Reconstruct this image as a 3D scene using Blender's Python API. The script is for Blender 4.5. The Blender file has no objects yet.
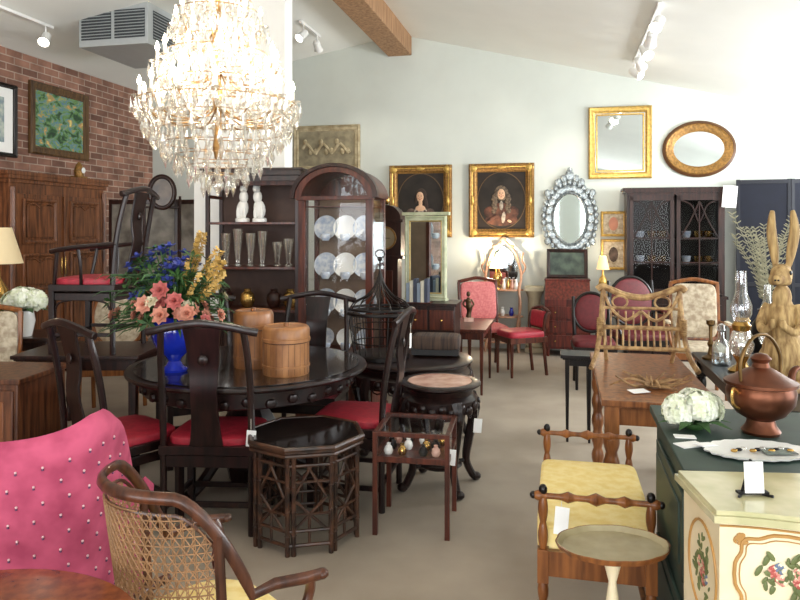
import bpy,bmesh,random
from math import *
from mathutils import Vector,Matrix,Euler
random.seed(7)
SC=bpy.context.scene
COL=SC.collection
TH=radians(-13)
def BW(r,a,z=0): return (r*cos(TH)-a*sin(TH), r*sin(TH)+a*cos(TH), z)
def H(r,g,b):
    f=lambda c:((c/255)/12.92 if c/255<=.04045 else ((c/255+.055)/1.055)**2.4)
    return (f(r),f(g),f(b),1)
MC={}
def newmat(n):
    m=bpy.data.materials.new(n); m.use_nodes=True
    return m,m.node_tree.nodes,m.node_tree.links,m.node_tree.nodes['Principled BSDF']
def M(n,c,rough=.5,metal=0,var=.15,scale=12,bump=0,coat=0,es=0,stretch=(1,1,1),c2=None,detail=3,trans=0):
    if n in MC: return MC[n]
    m,N,L,P=newmat(n)
    c=H(*c)
    c2=H(*c2) if c2 else tuple(x*(1-var) for x in c[:3])+(1,)
    tc=N.new('ShaderNodeTexCoord'); mp=N.new('ShaderNodeMapping'); mp.inputs['Scale'].default_value=stretch
    nz=N.new('ShaderNodeTexNoise'); nz.inputs['Scale'].default_value=scale; nz.inputs['Detail'].default_value=detail
    L.new(tc.outputs['Object'],mp.inputs[0]); L.new(mp.outputs[0],nz.inputs['Vector'])
    cr=N.new('ShaderNodeValToRGB'); cr.color_ramp.elements[0].position=.35; cr.color_ramp.elements[1].position=.65
    cr.color_ramp.elements[0].color=c2; cr.color_ramp.elements[1].color=c
    L.new(nz.outputs[0],cr.inputs[0]); L.new(cr.outputs[0],P.inputs['Base Color'])
    P.inputs['Roughness'].default_value=rough; P.inputs['Metallic'].default_value=metal
    P.inputs['Coat Weight'].default_value=coat; P.inputs['Coat Roughness'].default_value=.15
    P.inputs['Transmission Weight'].default_value=trans
    if bump:
        b=N.new('ShaderNodeBump'); b.inputs['Strength'].default_value=bump; b.inputs['Distance'].default_value=.01
        L.new(nz.outputs[0],b.inputs['Height']); L.new(b.outputs[0],P.inputs['Normal'])
    if es:
        P.inputs['Emission Color'].default_value=c; P.inputs['Emission Strength'].default_value=es
    MC[n]=m; return m
def W(n,c1,c2,rough=.42,coat=.12):
    m=M(n,c1,rough,c2=c2,scale=3,stretch=(12,12,1.2),coat=coat,detail=5)
    m.node_tree.nodes['Principled BSDF'].inputs['Specular IOR Level'].default_value=.32
    return m
def glassmat(n,fac=.12,col=(1,1,1,1),rough=.02,base=.5):
    if n in MC: return MC[n]
    m=bpy.data.materials.new(n); m.use_nodes=True; N=m.node_tree.nodes; L=m.node_tree.links; N.clear()
    o=N.new('ShaderNodeOutputMaterial'); mx=N.new('ShaderNodeMixShader'); t=N.new('ShaderNodeBsdfTransparent'); g=N.new('ShaderNodeBsdfGlossy')
    g.inputs['Roughness'].default_value=rough; t.inputs['Color'].default_value=col
    fr=N.new('ShaderNodeLayerWeight'); fr.inputs[0].default_value=fac
    ad=N.new('ShaderNodeMath'); ad.operation='ADD'; ad.inputs[1].default_value=fac*base; ad.use_clamp=True
    L.new(fr.outputs['Facing'],ad.inputs[0]); L.new(ad.outputs[0],mx.inputs[0])
    L.new(t.outputs[0],mx.inputs[1]); L.new(g.outputs[0],mx.inputs[2]); L.new(mx.outputs[0],o.inputs[0])
    MC[n]=m; return m
rose=W('rosewood',(38,19,16),(17,8,7),.34,.2)
ebony=W('ebonised_wood',(24,16,14),(12,8,7),.36,.15)
mahog=W('mahogany',(96,46,30),(54,24,17),.36,.2)
dmahog=W('dark_mahogany',(54,28,21),(28,14,11),.38,.12)
walnut=W('walnut',(108,64,38),(62,34,21))
oak=W('oak_wood',(154,98,56),(100,58,32),.35,.3)
fruit=W('fruitwood',(146,90,46),(98,55,26),.35,.2)
bamboo=M('dark_bamboo',(80,50,33),.4,c2=(32,19,13),scale=14,coat=.15)
rattan=M('bleached_rattan',(190,156,106),.6,c2=(124,90,54),scale=25)
gold=M('gilt_gold',(222,182,98),.38,.6,var=.35,scale=30,bump=.3)
dgold=M('aged_gilt',(160,118,60),.45,.5,var=.5,scale=40,bump=.4)
brass=M('brass',(200,160,90),.25,.9,var=.2)
iron=M('black_iron',(26,24,24),.45,.5)
redf=M('red_silk',(178,40,58),.5,var=.25,scale=30,bump=.1)
dredf=M('dark_red_damask',(104,26,32),.6,var=.3,scale=30)
pinkf=M('pink_quilted_fabric',(190,80,110),.85,c2=(156,54,84),scale=9,bump=.5)
rosef=M('rose_damask',(212,126,122),.7,c2=(194,98,98),scale=40)
creamf=M('cream_floral_fabric',(204,192,168),.8,c2=(156,138,116),scale=22)
yellf=M('yellow_damask',(250,230,164),.75,c2=(240,214,134),scale=24,bump=.05)
white=M('white_porcelain',(240,240,236),.2,var=.05)
paper=M('paper_tag',(248,248,246),.8,var=.03)
stringm=M('tag_string',(220,214,200),.8,var=.05)
glass=glassmat('clear_glass',.04,base=.4)
m=bpy.data.materials.new('crystal'); m.use_nodes=True; N=m.node_tree.nodes; L=m.node_tree.links; N.clear()
o=N.new('ShaderNodeOutputMaterial'); m1=N.new('ShaderNodeMixShader'); m2=N.new('ShaderNodeMixShader'); t=N.new('ShaderNodeBsdfTransparent'); g=N.new('ShaderNodeBsdfGlossy'); df=N.new('ShaderNodeBsdfTranslucent')
g.inputs['Roughness'].default_value=.05; g.inputs['Color'].default_value=(1,.99,.96,1); df.inputs['Color'].default_value=(1,.98,.93,1); t.inputs['Color'].default_value=(.92,.92,.91,1)
m1.inputs[0].default_value=.1; m2.inputs[0].default_value=.42
L.new(g.outputs[0],m1.inputs[1]); L.new(df.outputs[0],m1.inputs[2]); L.new(t.outputs[0],m2.inputs[1]); L.new(m1.outputs[0],m2.inputs[2]); L.new(m2.outputs[0],o.inputs[0])
crystal=m
mirror=M('mirror_silver',(222,230,230),.03,1,var=.01)
marble=M('pink_marble',(216,178,160),.25,c2=(180,130,114),scale=9)
green=M('leaf_green',(54,92,40),.6,var=.4,scale=20)
dkglass=M('dark_glass_top',(34,28,26),.08,var=.1,coat=.4)

class B:
    def __init__(s,name):
        s.bm=bmesh.new(); s.mats=[]; s.name=name; s.T=Matrix.Identity(4)
    def mi(s,m):
        if m not in s.mats: s.mats.append(m)
        return s.mats.index(m)
    def V(s,c): return s.bm.verts.new(s.T@Vector(c))
    def F(s,vs,i):
        try:
            f=s.bm.faces.new(vs); f.material_index=i; f.smooth=True
        except Exception: pass
    def box(s,c,size,mat,rot=None,top=1.0):
        i=s.mi(mat); R=Matrix.Identity(3)
        if rot: R=Euler(rot).to_matrix()
        x,y,z=[k/2 for k in size]; c=Vector(c); vs=[]
        for dz in(-1,1):
            t=top if dz>0 else 1
            for dx,dy in((-1,-1),(1,-1),(1,1),(-1,1)): vs.append(s.V(c+R@Vector((dx*x*t,dy*y*t,dz*z))))
        for f in((3,2,1,0),(4,5,6,7),(0,1,5,4),(1,2,6,5),(2,3,7,6),(3,0,4,7)): s.F([vs[k] for k in f],i)
    def bx(s,x0,x1,y0,y1,z0,z1,mat): s.box(((x0+x1)/2,(y0+y1)/2,(z0+z1)/2),(abs(x1-x0),abs(y1-y0),abs(z1-z0)),mat)
    def tube(s,pts,r,mat,seg=8,closed=False):
        i=s.mi(mat); pts=[Vector(p) for p in pts]; n=len(pts)
        T=[]
        for k in range(n):
            a=pts[(k-1)%n] if (closed or k>0) else pts[k]; b=pts[(k+1)%n] if (closed or k<n-1) else pts[k]
            t=(b-a); T.append(t.normalized() if t.length>1e-9 else Vector((0,0,1)))
        up=Vector((0,0,1)) if abs(T[0].z)<.9 else Vector((1,0,0))
        nrm=(up-T[0]*up.dot(T[0])).normalized(); rings=[]
        for k in range(n):
            nrm=nrm-T[k]*nrm.dot(T[k])
            nrm=nrm.normalized() if nrm.length>1e-6 else T[k].orthogonal().normalized()
            bn=T[k].cross(nrm); rr=r[min(k,len(r)-1)] if isinstance(r,list) else r
            ra,rb=(rr if isinstance(rr,tuple) else (rr,rr))
            o=pi/seg if seg==4 else 0
            rings.append([s.V(pts[k]+nrm*(ra*cos(2*pi*j/seg+o))+bn*(rb*sin(2*pi*j/seg+o))) for j in range(seg)])
        for k in range(n if closed else n-1):
            A=rings[k];Bb=rings[(k+1)%n]
            for j in range(seg): s.F([A[j],A[(j+1)%seg],Bb[(j+1)%seg],Bb[j]],i)
        if not closed: s.F(rings[0][::-1],i); s.F(rings[-1],i)
    def cyl(s,a,b,r,mat,r2=None,seg=12): s.tube([a,b],[r,r if r2 is None else r2],mat,seg)
    def lathe(s,prof,c,mat,seg=24,sx=1,sy=1,f=None,rot=None):
        i=s.mi(mat); c=Vector(c); R=Matrix.Identity(3)
        if rot: R=Euler(rot).to_matrix()
        rings=[]
        for r,z in prof:
            if r<1e-5: rings.append([s.V(c+R@Vector((0,0,z)))]); continue
            rings.append([s.V(c+R@Vector((r*sx*cos(2*pi*j/seg)*(f(2*pi*j/seg) if f else 1),r*sy*sin(2*pi*j/seg)*(f(2*pi*j/seg) if f else 1),z))) for j in range(seg)])
        for k in range(len(rings)-1):
            A,Bb=rings[k],rings[k+1]
            for j in range(seg):
                q=(j+1)%seg
                if len(A)==1 and len(Bb)==1: continue
                if len(A)==1: s.F([A[0],Bb[q],Bb[j]],i)
                elif len(Bb)==1: s.F([A[j],A[q],Bb[0]],i)
                else: s.F([A[j],A[q],Bb[q],Bb[j]],i)
        if len(rings[0])>1: s.F(rings[0][::-1],i)
        if len(rings[-1])>1: s.F(rings[-1],i)
    def ell(s,c,r,mat,seg=10,rot=None,e=1.0):
        if not isinstance(r,tuple): r=(r,r,r)
        i=s.mi(mat); c=Vector(c); R=Matrix.Identity(3)
        if rot: R=Euler(rot).to_matrix()
        g=lambda v:(1 if v>=0 else -1)*abs(v)**e
        n=max(4,seg//2); rings=[]
        for k in range(n+1):
            ph=-pi/2+pi*k/n
            if k in(0,n): rings.append([s.V(c+R@Vector((0,0,r[2]*(-1 if k==0 else 1))))]); continue
            rings.append([s.V(c+R@Vector((r[0]*g(cos(ph))*g(cos(2*pi*j/seg)),r[1]*g(cos(ph))*g(sin(2*pi*j/seg)),r[2]*g(sin(ph))))) for j in range(seg)])
        for k in range(n):
            A,Bb=rings[k],rings[k+1]
            for j in range(seg):
                q=(j+1)%seg
                if len(A)==1: s.F([A[0],Bb[q],Bb[j]],i)
                elif len(Bb)==1: s.F([A[j],A[q],Bb[0]],i)
                else: s.F([A[j],A[q],Bb[q],Bb[j]],i)
    def pillow(s,c,size,mat,e=.35): s.ell(c,tuple(k/2 for k in size),mat,seg=28,e=e)
    def prism(s,poly,a,b,mat,axis='y'):
        i=s.mi(mat)
        g={'y':lambda p,t:(p[0],t,p[1]),'z':lambda p,t:(p[0],p[1],t),'x':lambda p,t:(t,p[0],p[1])}[axis]
        A=[s.V(g(p,a)) for p in poly]; Bb=[s.V(g(p,b)) for p in poly]; n=len(poly)
        s.F(A,i); s.F(Bb[::-1],i)
        for k in range(n): s.F([A[k],A[(k+1)%n],Bb[(k+1)%n],Bb[k]],i)
    def ribbon(s,pts,ws,th,mat):
        i=s.mi(mat); R=[]
        for p,w in zip(pts,ws):
            R.append([s.V((p[0]+a*w/2,p[1]+b*th/2,p[2])) for a,b in((-1,-1),(1,-1),(1,1),(-1,1))])
        for k in range(len(R)-1):
            for j in range(4): s.F([R[k][j],R[k][(j+1)%4],R[k+1][(j+1)%4],R[k+1][j]],i)
        s.F(R[0],i); s.F(R[-1],i)
    def mould(s,w,h,prof,mat,c=(0,0,0),oval=False,seg=40):
        i=s.mi(mat); c=Vector(c); rings=[]
        for ins,y in prof:
            if oval: rings.append([s.V(c+Vector(((w/2-ins)*cos(2*pi*j/seg),y,(h/2-ins)*sin(2*pi*j/seg)))) for j in range(seg)])
            else: rings.append([s.V(c+Vector(((w/2-ins)*a,y,(h/2-ins)*b))) for a,b in((-1,-1),(1,-1),(1,1),(-1,1))])
        for k in range(len(rings)-1):
            n=len(rings[k])
            for j in range(n): s.F([rings[k][j],rings[k][(j+1)%n],rings[k+1][(j+1)%n],rings[k+1][j]],i)
    def disc(s,c,rx,rz,y,mat,seg=32):
        i=s.mi(mat); s.F([s.V((c[0]+rx*cos(2*pi*j/seg),y,c[1]+rz*sin(2*pi*j/seg))) for j in range(seg)],i)
    def tag(s,c,w=.05,h=.085,ln=.06,rz=0):
        x,y,z=c
        s.cyl((x,y,z),(x,y,z-ln),.0015,stringm,seg=5)
        s.box((x,y,z-ln-h/2),(w,.002,h),paper,rot=(0,0.08,rz))
    def done(s,loc=(0,0,0),rz=0,bevel=0,sharp=38,parent=None):
        bm=s.bm; bmesh.ops.recalc_face_normals(bm,faces=bm.faces[:])
        for e in bm.edges:
            if len(e.link_faces)==2 and e.calc_face_angle(0)>radians(sharp): e.smooth=False
        me=bpy.data.meshes.new(s.name); bm.to_mesh(me); bm.free()
        for m in s.mats: me.materials.append(m)
        o=bpy.data.objects.new(s.name,me); COL.objects.link(o); o.location=loc; o.rotation_euler=(0,0,rz)
        if bevel:
            md=o.modifiers.new('bevel','BEVEL'); md.width=bevel; md.segments=2; md.limit_method='ANGLE'; md.angle_limit=radians(50); md.harden_normals=False
        if parent: o.parent=parent
        return o
def cr(pts,n=6):
    pts=[Vector(p) for p in pts]; P=[pts[0]]+pts+[pts[-1]]; out=[]
    for k in range(1,len(P)-2):
        for q in range(n):
            t=q/n; a,b,c,d=P[k-1],P[k],P[k+1],P[k+2]
            out.append(.5*((2*b)+(-a+c)*t+(2*a-5*b+4*c-d)*t*t+(-a+3*b-3*c+d)*t**3))
    out.append(pts[-1]); return out
def lerp(a,b,t): return a+(b-a)*t

# ============ ROOM ============
RI=-2.19; ZR=4.34; ZL=3.65; RL=-6.07; RR=4.0; ZRt=ZR-.2456*(RR-RI); AB=9.48; AF=-3.6
plaster=M('wall_plaster',(210,215,208),.9,var=.04,scale=3)
ceilm=M('ceiling_paint',(240,241,236),.9,var=.03,scale=2)
trimm=M('trim_paint',(226,228,224),.5,var=.03)
m,N,L,P=newmat('red_brick'); brickm=m
tc=N.new('ShaderNodeTexCoord'); sp=N.new('ShaderNodeSeparateXYZ'); cb=N.new('ShaderNodeCombineXYZ'); bt=N.new('ShaderNodeTexBrick')
L.new(tc.outputs['Object'],sp.inputs[0]); L.new(sp.outputs[1],cb.inputs[0]); L.new(sp.outputs[2],cb.inputs[1]); L.new(cb.outputs[0],bt.inputs['Vector'])
bt.inputs['Scale'].default_value=1; bt.inputs['Brick Width'].default_value=.24; bt.inputs['Row Height'].default_value=.085; bt.inputs['Mortar Size'].default_value=.008; bt.inputs['Mortar Smooth'].default_value=.5
bt.inputs['Color1'].default_value=H(156,114,96); bt.inputs['Color2'].default_value=H(108,76,64); bt.inputs['Mortar'].default_value=H(170,150,136)
nz=N.new('ShaderNodeTexNoise'); nz.inputs['Scale'].default_value=4.5; nz.inputs['Detail'].default_value=8; mx=N.new('ShaderNodeMixRGB'); mx.blend_type='OVERLAY'; mx.inputs[0].default_value=.9
L.new(tc.outputs['Object'],nz.inputs['Vector']); L.new(bt.outputs['Color'],mx.inputs[1]); L.new(nz.outputs[0],mx.inputs[2]); L.new(mx.outputs[0],P.inputs['Base Color'])
bp=N.new('ShaderNodeBump'); bp.inputs['Strength'].default_value=.5; bp.inputs['Distance'].default_value=.01; bp.invert=True
L.new(bt.outputs['Fac'],bp.inputs['Height']); L.new(bp.outputs[0],P.inputs['Normal']); P.inputs['Roughness'].default_value=.9
floorm=M('worn_concrete_carpet',(174,162,146),.8,c2=(154,142,126),scale=1.6,detail=8,bump=.05)
beamm=W('beam_timber',(180,142,106),(136,102,74),.7,0)

b=B('floor'); b.bx(RL-.2,RR+.2,AF-.2,AB+.2,-.1,0,floorm); b.done(rz=TH)
b=B('wall_left'); b.bx(RL-.2,RL,AF,AB,0,ZL+.02,brickm); b.done(rz=TH)
b=B('wall_back'); b.prism([(RL-.2,0),(RR+.2,0),(RR+.2,ZRt+.02),(RI,ZR+.05),(RL-.2,ZL)],AB,AB+.2,plaster); b.done(rz=TH)
def holes(b,along,fixed,th,z1,op,mat,ax):
    s=along[0]
    def bb(s0,s1,za,zb):
        if s1-s0<1e-3 or zb-za<1e-3: return
        if ax=='a': b.bx(fixed,fixed+th,s0,s1,za,zb,mat)
        else: b.bx(s0,s1,fixed,fixed+th,za,zb,mat)
    for o in op:
        bb(s,o[0],0,z1); bb(o[0],o[1],0,o[2]); bb(o[0],o[1],o[3],z1); s=o[1]
    bb(s,along[1],0,z1)
opR=[(-2.5,.5,.5,2.5),(1.5,4.0,.5,2.5),(5.2,8.8,1.5,2.55)]
opF=[(-5.3,-2.9,.4,3.0),(-2.5,0,.4,3.0),(.6,3.2,.4,2.7)]
b=B('wall_right'); holes(b,(AF,AB),RR,.2,ZRt+.02,opR,plaster,'a'); b.done(rz=TH)
b=B('wall_front'); holes(b,(RL,RR),AF-.2,.2,2.84,opF,plaster,'r')
b.prism([(RL,2.84),(RR,2.84),(RI,ZR),(RL,ZL)],AF-.2,AF,plaster); b.done(rz=TH)
b=B('ceiling')
b.prism([(RL-.2,ZL-.035),(RI,ZR),(RI,ZR+.15),(RL-.2,ZL+.12)],AF-.2,AB+.2,ceilm)
b.prism([(RI,ZR),(RR+.2,ZRt-.05),(RR+.2,ZRt+.1),(RI,ZR+.15)],AF-.2,AB+.2,ceilm); b.done(rz=TH)
b=B('ceiling_beam'); b.bx(RI-.17,RI+.17,AF,AB,ZR-.3,ZR-.03,beamm); b.done(rz=TH,bevel=.01)
b=B('baseboard_back'); b.bx(RL,RR,AB-.02,AB,0,.12,trimm); b.done(rz=TH)
b=B('baseboard_left'); b.bx(RL,RL+.02,AF,AB-.02,0,.12,trimm); b.done(rz=TH)
k=1
for o in opR:
    b=B('window_%d'%k); k+=1
    for s0,s1 in((o[0],o[0]+.06),(o[1]-.06,o[1]),((o[0]+o[1])/2-.03,(o[0]+o[1])/2+.03)): b.bx(RR+.05,RR+.12,s0,s1,o[2],o[3],trimm)
    for z in(o[2],o[3]-.06): b.bx(RR+.05,RR+.12,o[0],o[1],z,z+.06,trimm)
    b.done(rz=TH)
for o in opF:
    b=B('window_%d'%k); k+=1
    for s0,s1 in((o[0],o[0]+.06),(o[1]-.06,o[1]),((o[0]+o[1])/2-.03,(o[0]+o[1])/2+.03)): b.bx(s0,s1,AF-.14,AF-.07,o[2],o[3],trimm)
    for z in(o[2],o[3]-.06): b.bx(o[0],o[1],AF-.14,AF-.07,z,z+.06,trimm)
    b.done(rz=TH)
b=B('wall_partition'); b.bx(-.52,.48,-.1,.1,0,4.2,M('white_wall',(252,252,248),.8,var=.01)); b.done((-1.6,7.15,0),TH)

# AC duct
b=B('air_duct'); met=M('duct_paint',(186,192,194),.45,.2,var=.05); dk=M('grille_dark',(70,76,80),.6)
b.bx(-.41,.41,-.45,.55,-.25,.25,met)
for sx in(-.2,.2):
    b.bx(sx-.18,sx+.18,-.456,-.449,-.18,.12,dk)
    for q in range(9): b.box((sx,-.462,-.16+q*.032),(.36,.02,.006),met,rot=(.6,0,0))
b.bx(.409,.416,-.35,.35,-.18,.12,dk)
for q in range(9): b.box((.42,0,-.16+q*.032),(.02,.7,.006),met,rot=(0,.6,0))
b.done(BW(-4.6,6.9,3.8),TH,bevel=.004)

# track lights
def track(name,r,a0,a1,n,hang=.1):
    z=(ZR-.2456*(r-RI)) if r>RI else ZR-(ZR-ZL)/(RI-RL)*(RI-r)
    b=B(name); wh=M('white_enamel',(240,240,238),.35,var=.02); em=M('spot_lens',(255,246,225),.3,es=12,var=0)
    L_=(a1-a0); b.bx(-.018,.018,-L_/2,L_/2,-.03,0.0,wh)
    for q in range(n):
        y=-L_/2+.1+q*(L_-.2)/max(1,n-1)
        b.cyl((0,y,-.03),(0,y,-.03-hang),.008,wh)
        d=Vector((-.3+.25*q,.9 if q%2 else -.5,-.55)).normalized(); p=Vector((0,y,-.05-hang))
        b.tube([p-d*.07,p-d*.05,p+d*.05,p+d*.09],[.025,.045,.05,.062],wh,14)
        b.tube([p+d*.088,p+d*.092],[.052,.052],em,14)
    return b.done(BW(r,(a0+a1)/2,z-.005),TH)
track('track_light',.85,6.4,8.6,5)
track('track_light',-5.3,4.4,6.4,3)
track('track_light',-3.1,8.0,8.7,2)

# ============ WALL ART ============
def landscape():
    m,N,L,P=newmat('landscape_paint')
    tc=N.new('ShaderNodeTexCoord'); mp=N.new('ShaderNodeMapping'); mp.inputs['Scale'].default_value=(1,1,1.5); nz=N.new('ShaderNodeTexNoise'); nz.inputs['Scale'].default_value=8; nz.inputs['Detail'].default_value=9; nz.inputs['Distortion'].default_value=.8
    r=N.new('ShaderNodeValToRGB'); e=r.color_ramp.elements; e[0].position=.34; e[0].color=H(30,56,38); e[1].position=.7; e[1].color=H(220,204,120)
    for p,c in((.42,(56,96,56)),(.48,(110,146,84)),(.53,(80,120,150)),(.58,(140,160,90)),(.63,(176,126,86))):
        x=e.new(p); x.color=H(*c)
    L.new(tc.outputs['Object'],mp.inputs[0]); L.new(mp.outputs[0],nz.inputs['Vector']); L.new(nz.outputs[0],r.inputs[0])
    L.new(r.outputs[0],P.inputs['Base Color']); P.inputs['Roughness'].default_value=.6; return m
def frameprof(fw,d=.05): return [(0,0),(0,-d*.7),(fw*.2,-d),(fw*.4,-d*.75),(fw*.7,-d*.8),(fw*.9,-d*.4),(fw,-d*.35)]
def framed(name,w,h,fw,fm,loc,rz,content,oval=False):
    b=B(name); b.mould(w,h,frameprof(fw),fm,oval=oval)
    if oval: b.disc((0,0),w/2-fw*.9,h/2-fw*.9,-.018,content)
    else: b.bx(-w/2+fw*.6,w/2-fw*.6,-.018,-.002,-h/2+fw*.6,h/2-fw*.6,content)
    return b,loc,rz
def hang(t): 
    b,loc,rz=t; return b.done(loc,rz,sharp=50)
WB=AB-.006; LW=TH+pi/2
hang(framed('landscape_painting',1.03,.86,.1,W('bronzed_frame',(104,76,44),(64,44,26)),BW(RL+.006,7.44,2.93),LW,landscape()))
t=framed('framed_print',.8,.82,.05,ebony,BW(RL+.006,6.32,2.83),LW,paper)
t[0].bx(-.22,.22,-.024,-.016,-.25,.25,M('print_ink',(120,140,150),.8,c2=(190,200,190),scale=14)); hang(t)
skin=M('painted_skin',(214,174,142),.7,var=.12,scale=30); wig=M('painted_hair',(62,48,40),.8,var=.4,scale=40); coat1=M('painted_gown',(108,88,78),.8,c2=(62,50,44),scale=14); coat2=M('painted_coat',(108,68,52),.8,c2=(54,34,27),scale=12); peri=M('painted_periwig',(116,100,82),.8,c2=(62,50,42),scale=34)
pdark=M('painted_dark',(42,31,24),.7,var=.3); pback=M('painted_backdrop',(44,37,31),.8,c2=(26,21,18),scale=5); chem=M('painted_chemise',(184,172,156),.8,c2=(128,118,108),scale=24)
blush=M('painted_blush',(198,136,112),.7)
for kk,(r0,r1,lady) in enumerate(((-2.331,-1.45,1),(-1.214,-.337,0))):
    w=r1-r0; b=B('portrait_painting'); h=1.0
    b.mould(w,h,frameprof(.115,.07),dgold); b.mould(w-.05,h-.05,[(0,-.02),(0,-.055),(.02,-.06),(.03,-.05)],gold)
    for cx in(-1,1):
        for cz in(-1,1): b.ell((cx*(w/2-.06),-.055,cz*(h/2-.06)),(.06,.02,.06),gold,10,e=1.4)
        b.ell((cx*(w/2-.05),-.055,0),(.025,.02,.07),gold,10); b.ell((0,-.055,cx*(h/2-.05)),(.07,.02,.025),gold,10)
    b.bx(-w/2+.1,w/2-.1,-.012,-.002,-h/2+.1,h/2-.1,pdark)
    b.mould(w-.22,h-.22,[(0,-.014),(0,-.02),(.006,-.022),(.012,-.02)],M('oval_slip',(96,72,44),.6),oval=True)
    b.disc((0,0),w/2-.13,h/2-.13,-.016,pback)
    f=lambda x,z,rx,rz_,mt,a=0,t=.006,lay=0: b.ell((x,-.017-lay*.003,z),(rx,t,rz_),mt,16,rot=(0,a,0))
    if lady:
        f(0,-.25,.2,.09,coat1); f(-.13,-.17,.075,.07,coat1,.3); f(.13,-.17,.075,.07,coat1,-.3); f(0,-.17,.1,.1,chem,0,.006,1)
        f(-.07,-.2,.03,.1,coat1,.4,.006,1.6); f(.09,-.2,.03,.1,coat1,-.5,.006,1.6)
        f(.01,.08,.078,.1,wig,0,.006,1); f(.075,-.02,.03,.1,wig,-.2,.006,1.5); f(-.055,.03,.025,.06,wig,.2,.006,1.4)
        f(0,-.03,.027,.07,skin,0,.006,1.8); f(0,-.1,.07,.045,skin,0,.006,1.9); hx,hz=-.005,.06
    else:
        f(0,-.26,.22,.085,coat2); f(-.15,-.16,.085,.08,coat2,.4); f(.15,-.16,.085,.08,coat2,-.4); f(0,-.15,.13,.12,coat2,0,.006,.6)
        f(.03,-.22,.03,.09,chem,.1,.006,1.2); f(-.12,-.24,.1,.022,coat2,-.6,.007,1.6)
        f(0,.1,.095,.105,peri,0,.006,1)
        for s in(-1,1):
            for j in range(6): f(s*(.085+.012*(j%2)),.06-.04*j,.038,.035,peri,s*.3*j,.007,1.5)
        f(0,-.07,.026,.065,chem,0,.006,2.0); f(.11,-.28,.03,.018,skin,.4,.006,2); hx,hz=0,.085
    f(hx,hz,.052,.072,skin,0,.008,2.2)
    y=-.0325
    for ex in(-.019,.019): b.ell((hx+ex,y,hz+.01),(.008,.002,.0035),iron,8); b.tube([(hx+ex-.012,y,hz+.021),(hx+ex+.012,y,hz+.023)],.0015,wig,5); b.ell((hx+ex*1.3,y+.003,hz-.02),(.012,.002,.01),blush,8)
    b.ell((hx,y-.0005,hz-.008),(.006,.003,.017),blush,8); b.ell((hx,y,hz-.036),(.013,.002,.0045),M('painted_lip',(150,60,52),.7),8)
    x,yy,_=BW((r0+r1)/2,WB); b.done((x,yy,2.0),TH,sharp=50)
b=B('overmantel_panel'); pl=M('aged_gesso',(190,176,144),.7,c2=(150,134,102),scale=14,bump=.4)
b.mould(1.0,.66,frameprof(.09),pl); b.bx(-.42,.42,-.02,-.002,-.26,.26,M('relief_ground',(160,150,122),.7,c2=(128,118,96),scale=10))
b.tube([(-.36+.72*t/20,-.03,.06*sin(t*.9)) for t in range(21)],.022,pl)
for q in range(9): b.ell((-.32+q*.08,-.03,.09*cos(q*2.1)),(.035,.02,.05),pl)
k_=(327-400)/693; r_=(9.24*k_-2.13)/(.974+.225*k_); b.done(BW(r_,WB,2.77),TH)
t=framed('gilt_wall_mirror',.79,.94,.085,gold,BW(.76,WB,2.74),TH,mirror)
t[0].mould(.6,.75,[(0,-.02),(0,-.03),(.015,-.03),(.02,-.02)],gold); hang(t)
t=framed('oval_wall_mirror',.84,.68,.12,dgold,BW(1.72,WB,2.63),TH,mirror,True)
t[0].mould(.88,.72,[(0,0),(.0,-.03),(.03,-.05),(.05,-.03)],M('dark_oval_rim',(92,60,34),.4),oval=True); hang(t)
t=framed('small_framed_print',.32,.33,.035,gold,BW(.68,WB,1.68),TH,creamf); t[0].ell((0,-.02,0),(.06,.004,.09),blush,12); hang(t)
t=framed('small_framed_print',.32,.40,.035,gold,BW(.68,WB,1.28),TH,creamf); t[0].ell((0,-.02,0),(.06,.004,.1),coat1,12); hang(t)
# venetian mirror
b=B('venetian_mirror'); vg=M('etched_mirror',(190,198,200),.25,.6,c2=(116,124,128),scale=40,bump=.4)
b.disc((0,-.04),.21,.33,-.03,mirror); b.mould(.46,.7,[(0,-.0),(0,-.03),(.015,-.045),(.03,-.03)],vg,c=(0,0,-.04),oval=True)
b.disc((0,-.04),.35,.47,-.004,M('mirror_back',(120,126,130),.4))
for q in range(22):
    a=2*pi*q/22; b.ell((.275*cos(a),-.03,-.04+.4*sin(a)),(.05,.018,.066),vg,rot=(0,-a,0),seg=8)
for q in range(34):
    a=2*pi*q/34+.1; b.ell((.345*cos(a),-.03,-.04+.48*sin(a)),(.03,.016,.04),vg,seg=8)
for px,pz,s in((0,.53,.06),(-.08,.49,.045),(.08,.49,.045),(0,.6,.035),(-.15,.44,.045),(.15,.44,.045),(-.29,.3,.045),(.29,.3,.045),(-.29,-.34,.045),(.29,-.34,.045),(0,-.55,.045)):
    b.ell((px,-.035,pz),(s,.02,s*1.2),vg,seg=8)
b.done(BW(.125,WB,1.79),TH,sharp=20)

# ============ FURNITURE ============
def turned(b,x,y,z0,z1,r,mat,n=4,seg=12):
    h=z1-z0; prof=[(0,z0),(r*.5,z0)]
    K=26
    for q in range(K+1):
        t=q/K; prof.append((r*(.62+.38*abs(sin(t*pi*n))),z0+h*t))
    prof.append((0,z1)); b.lathe(prof,(x,y,0),mat,seg)
def cushion(b,c,size,mat): b.pillow(c,size,mat,.4)

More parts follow.
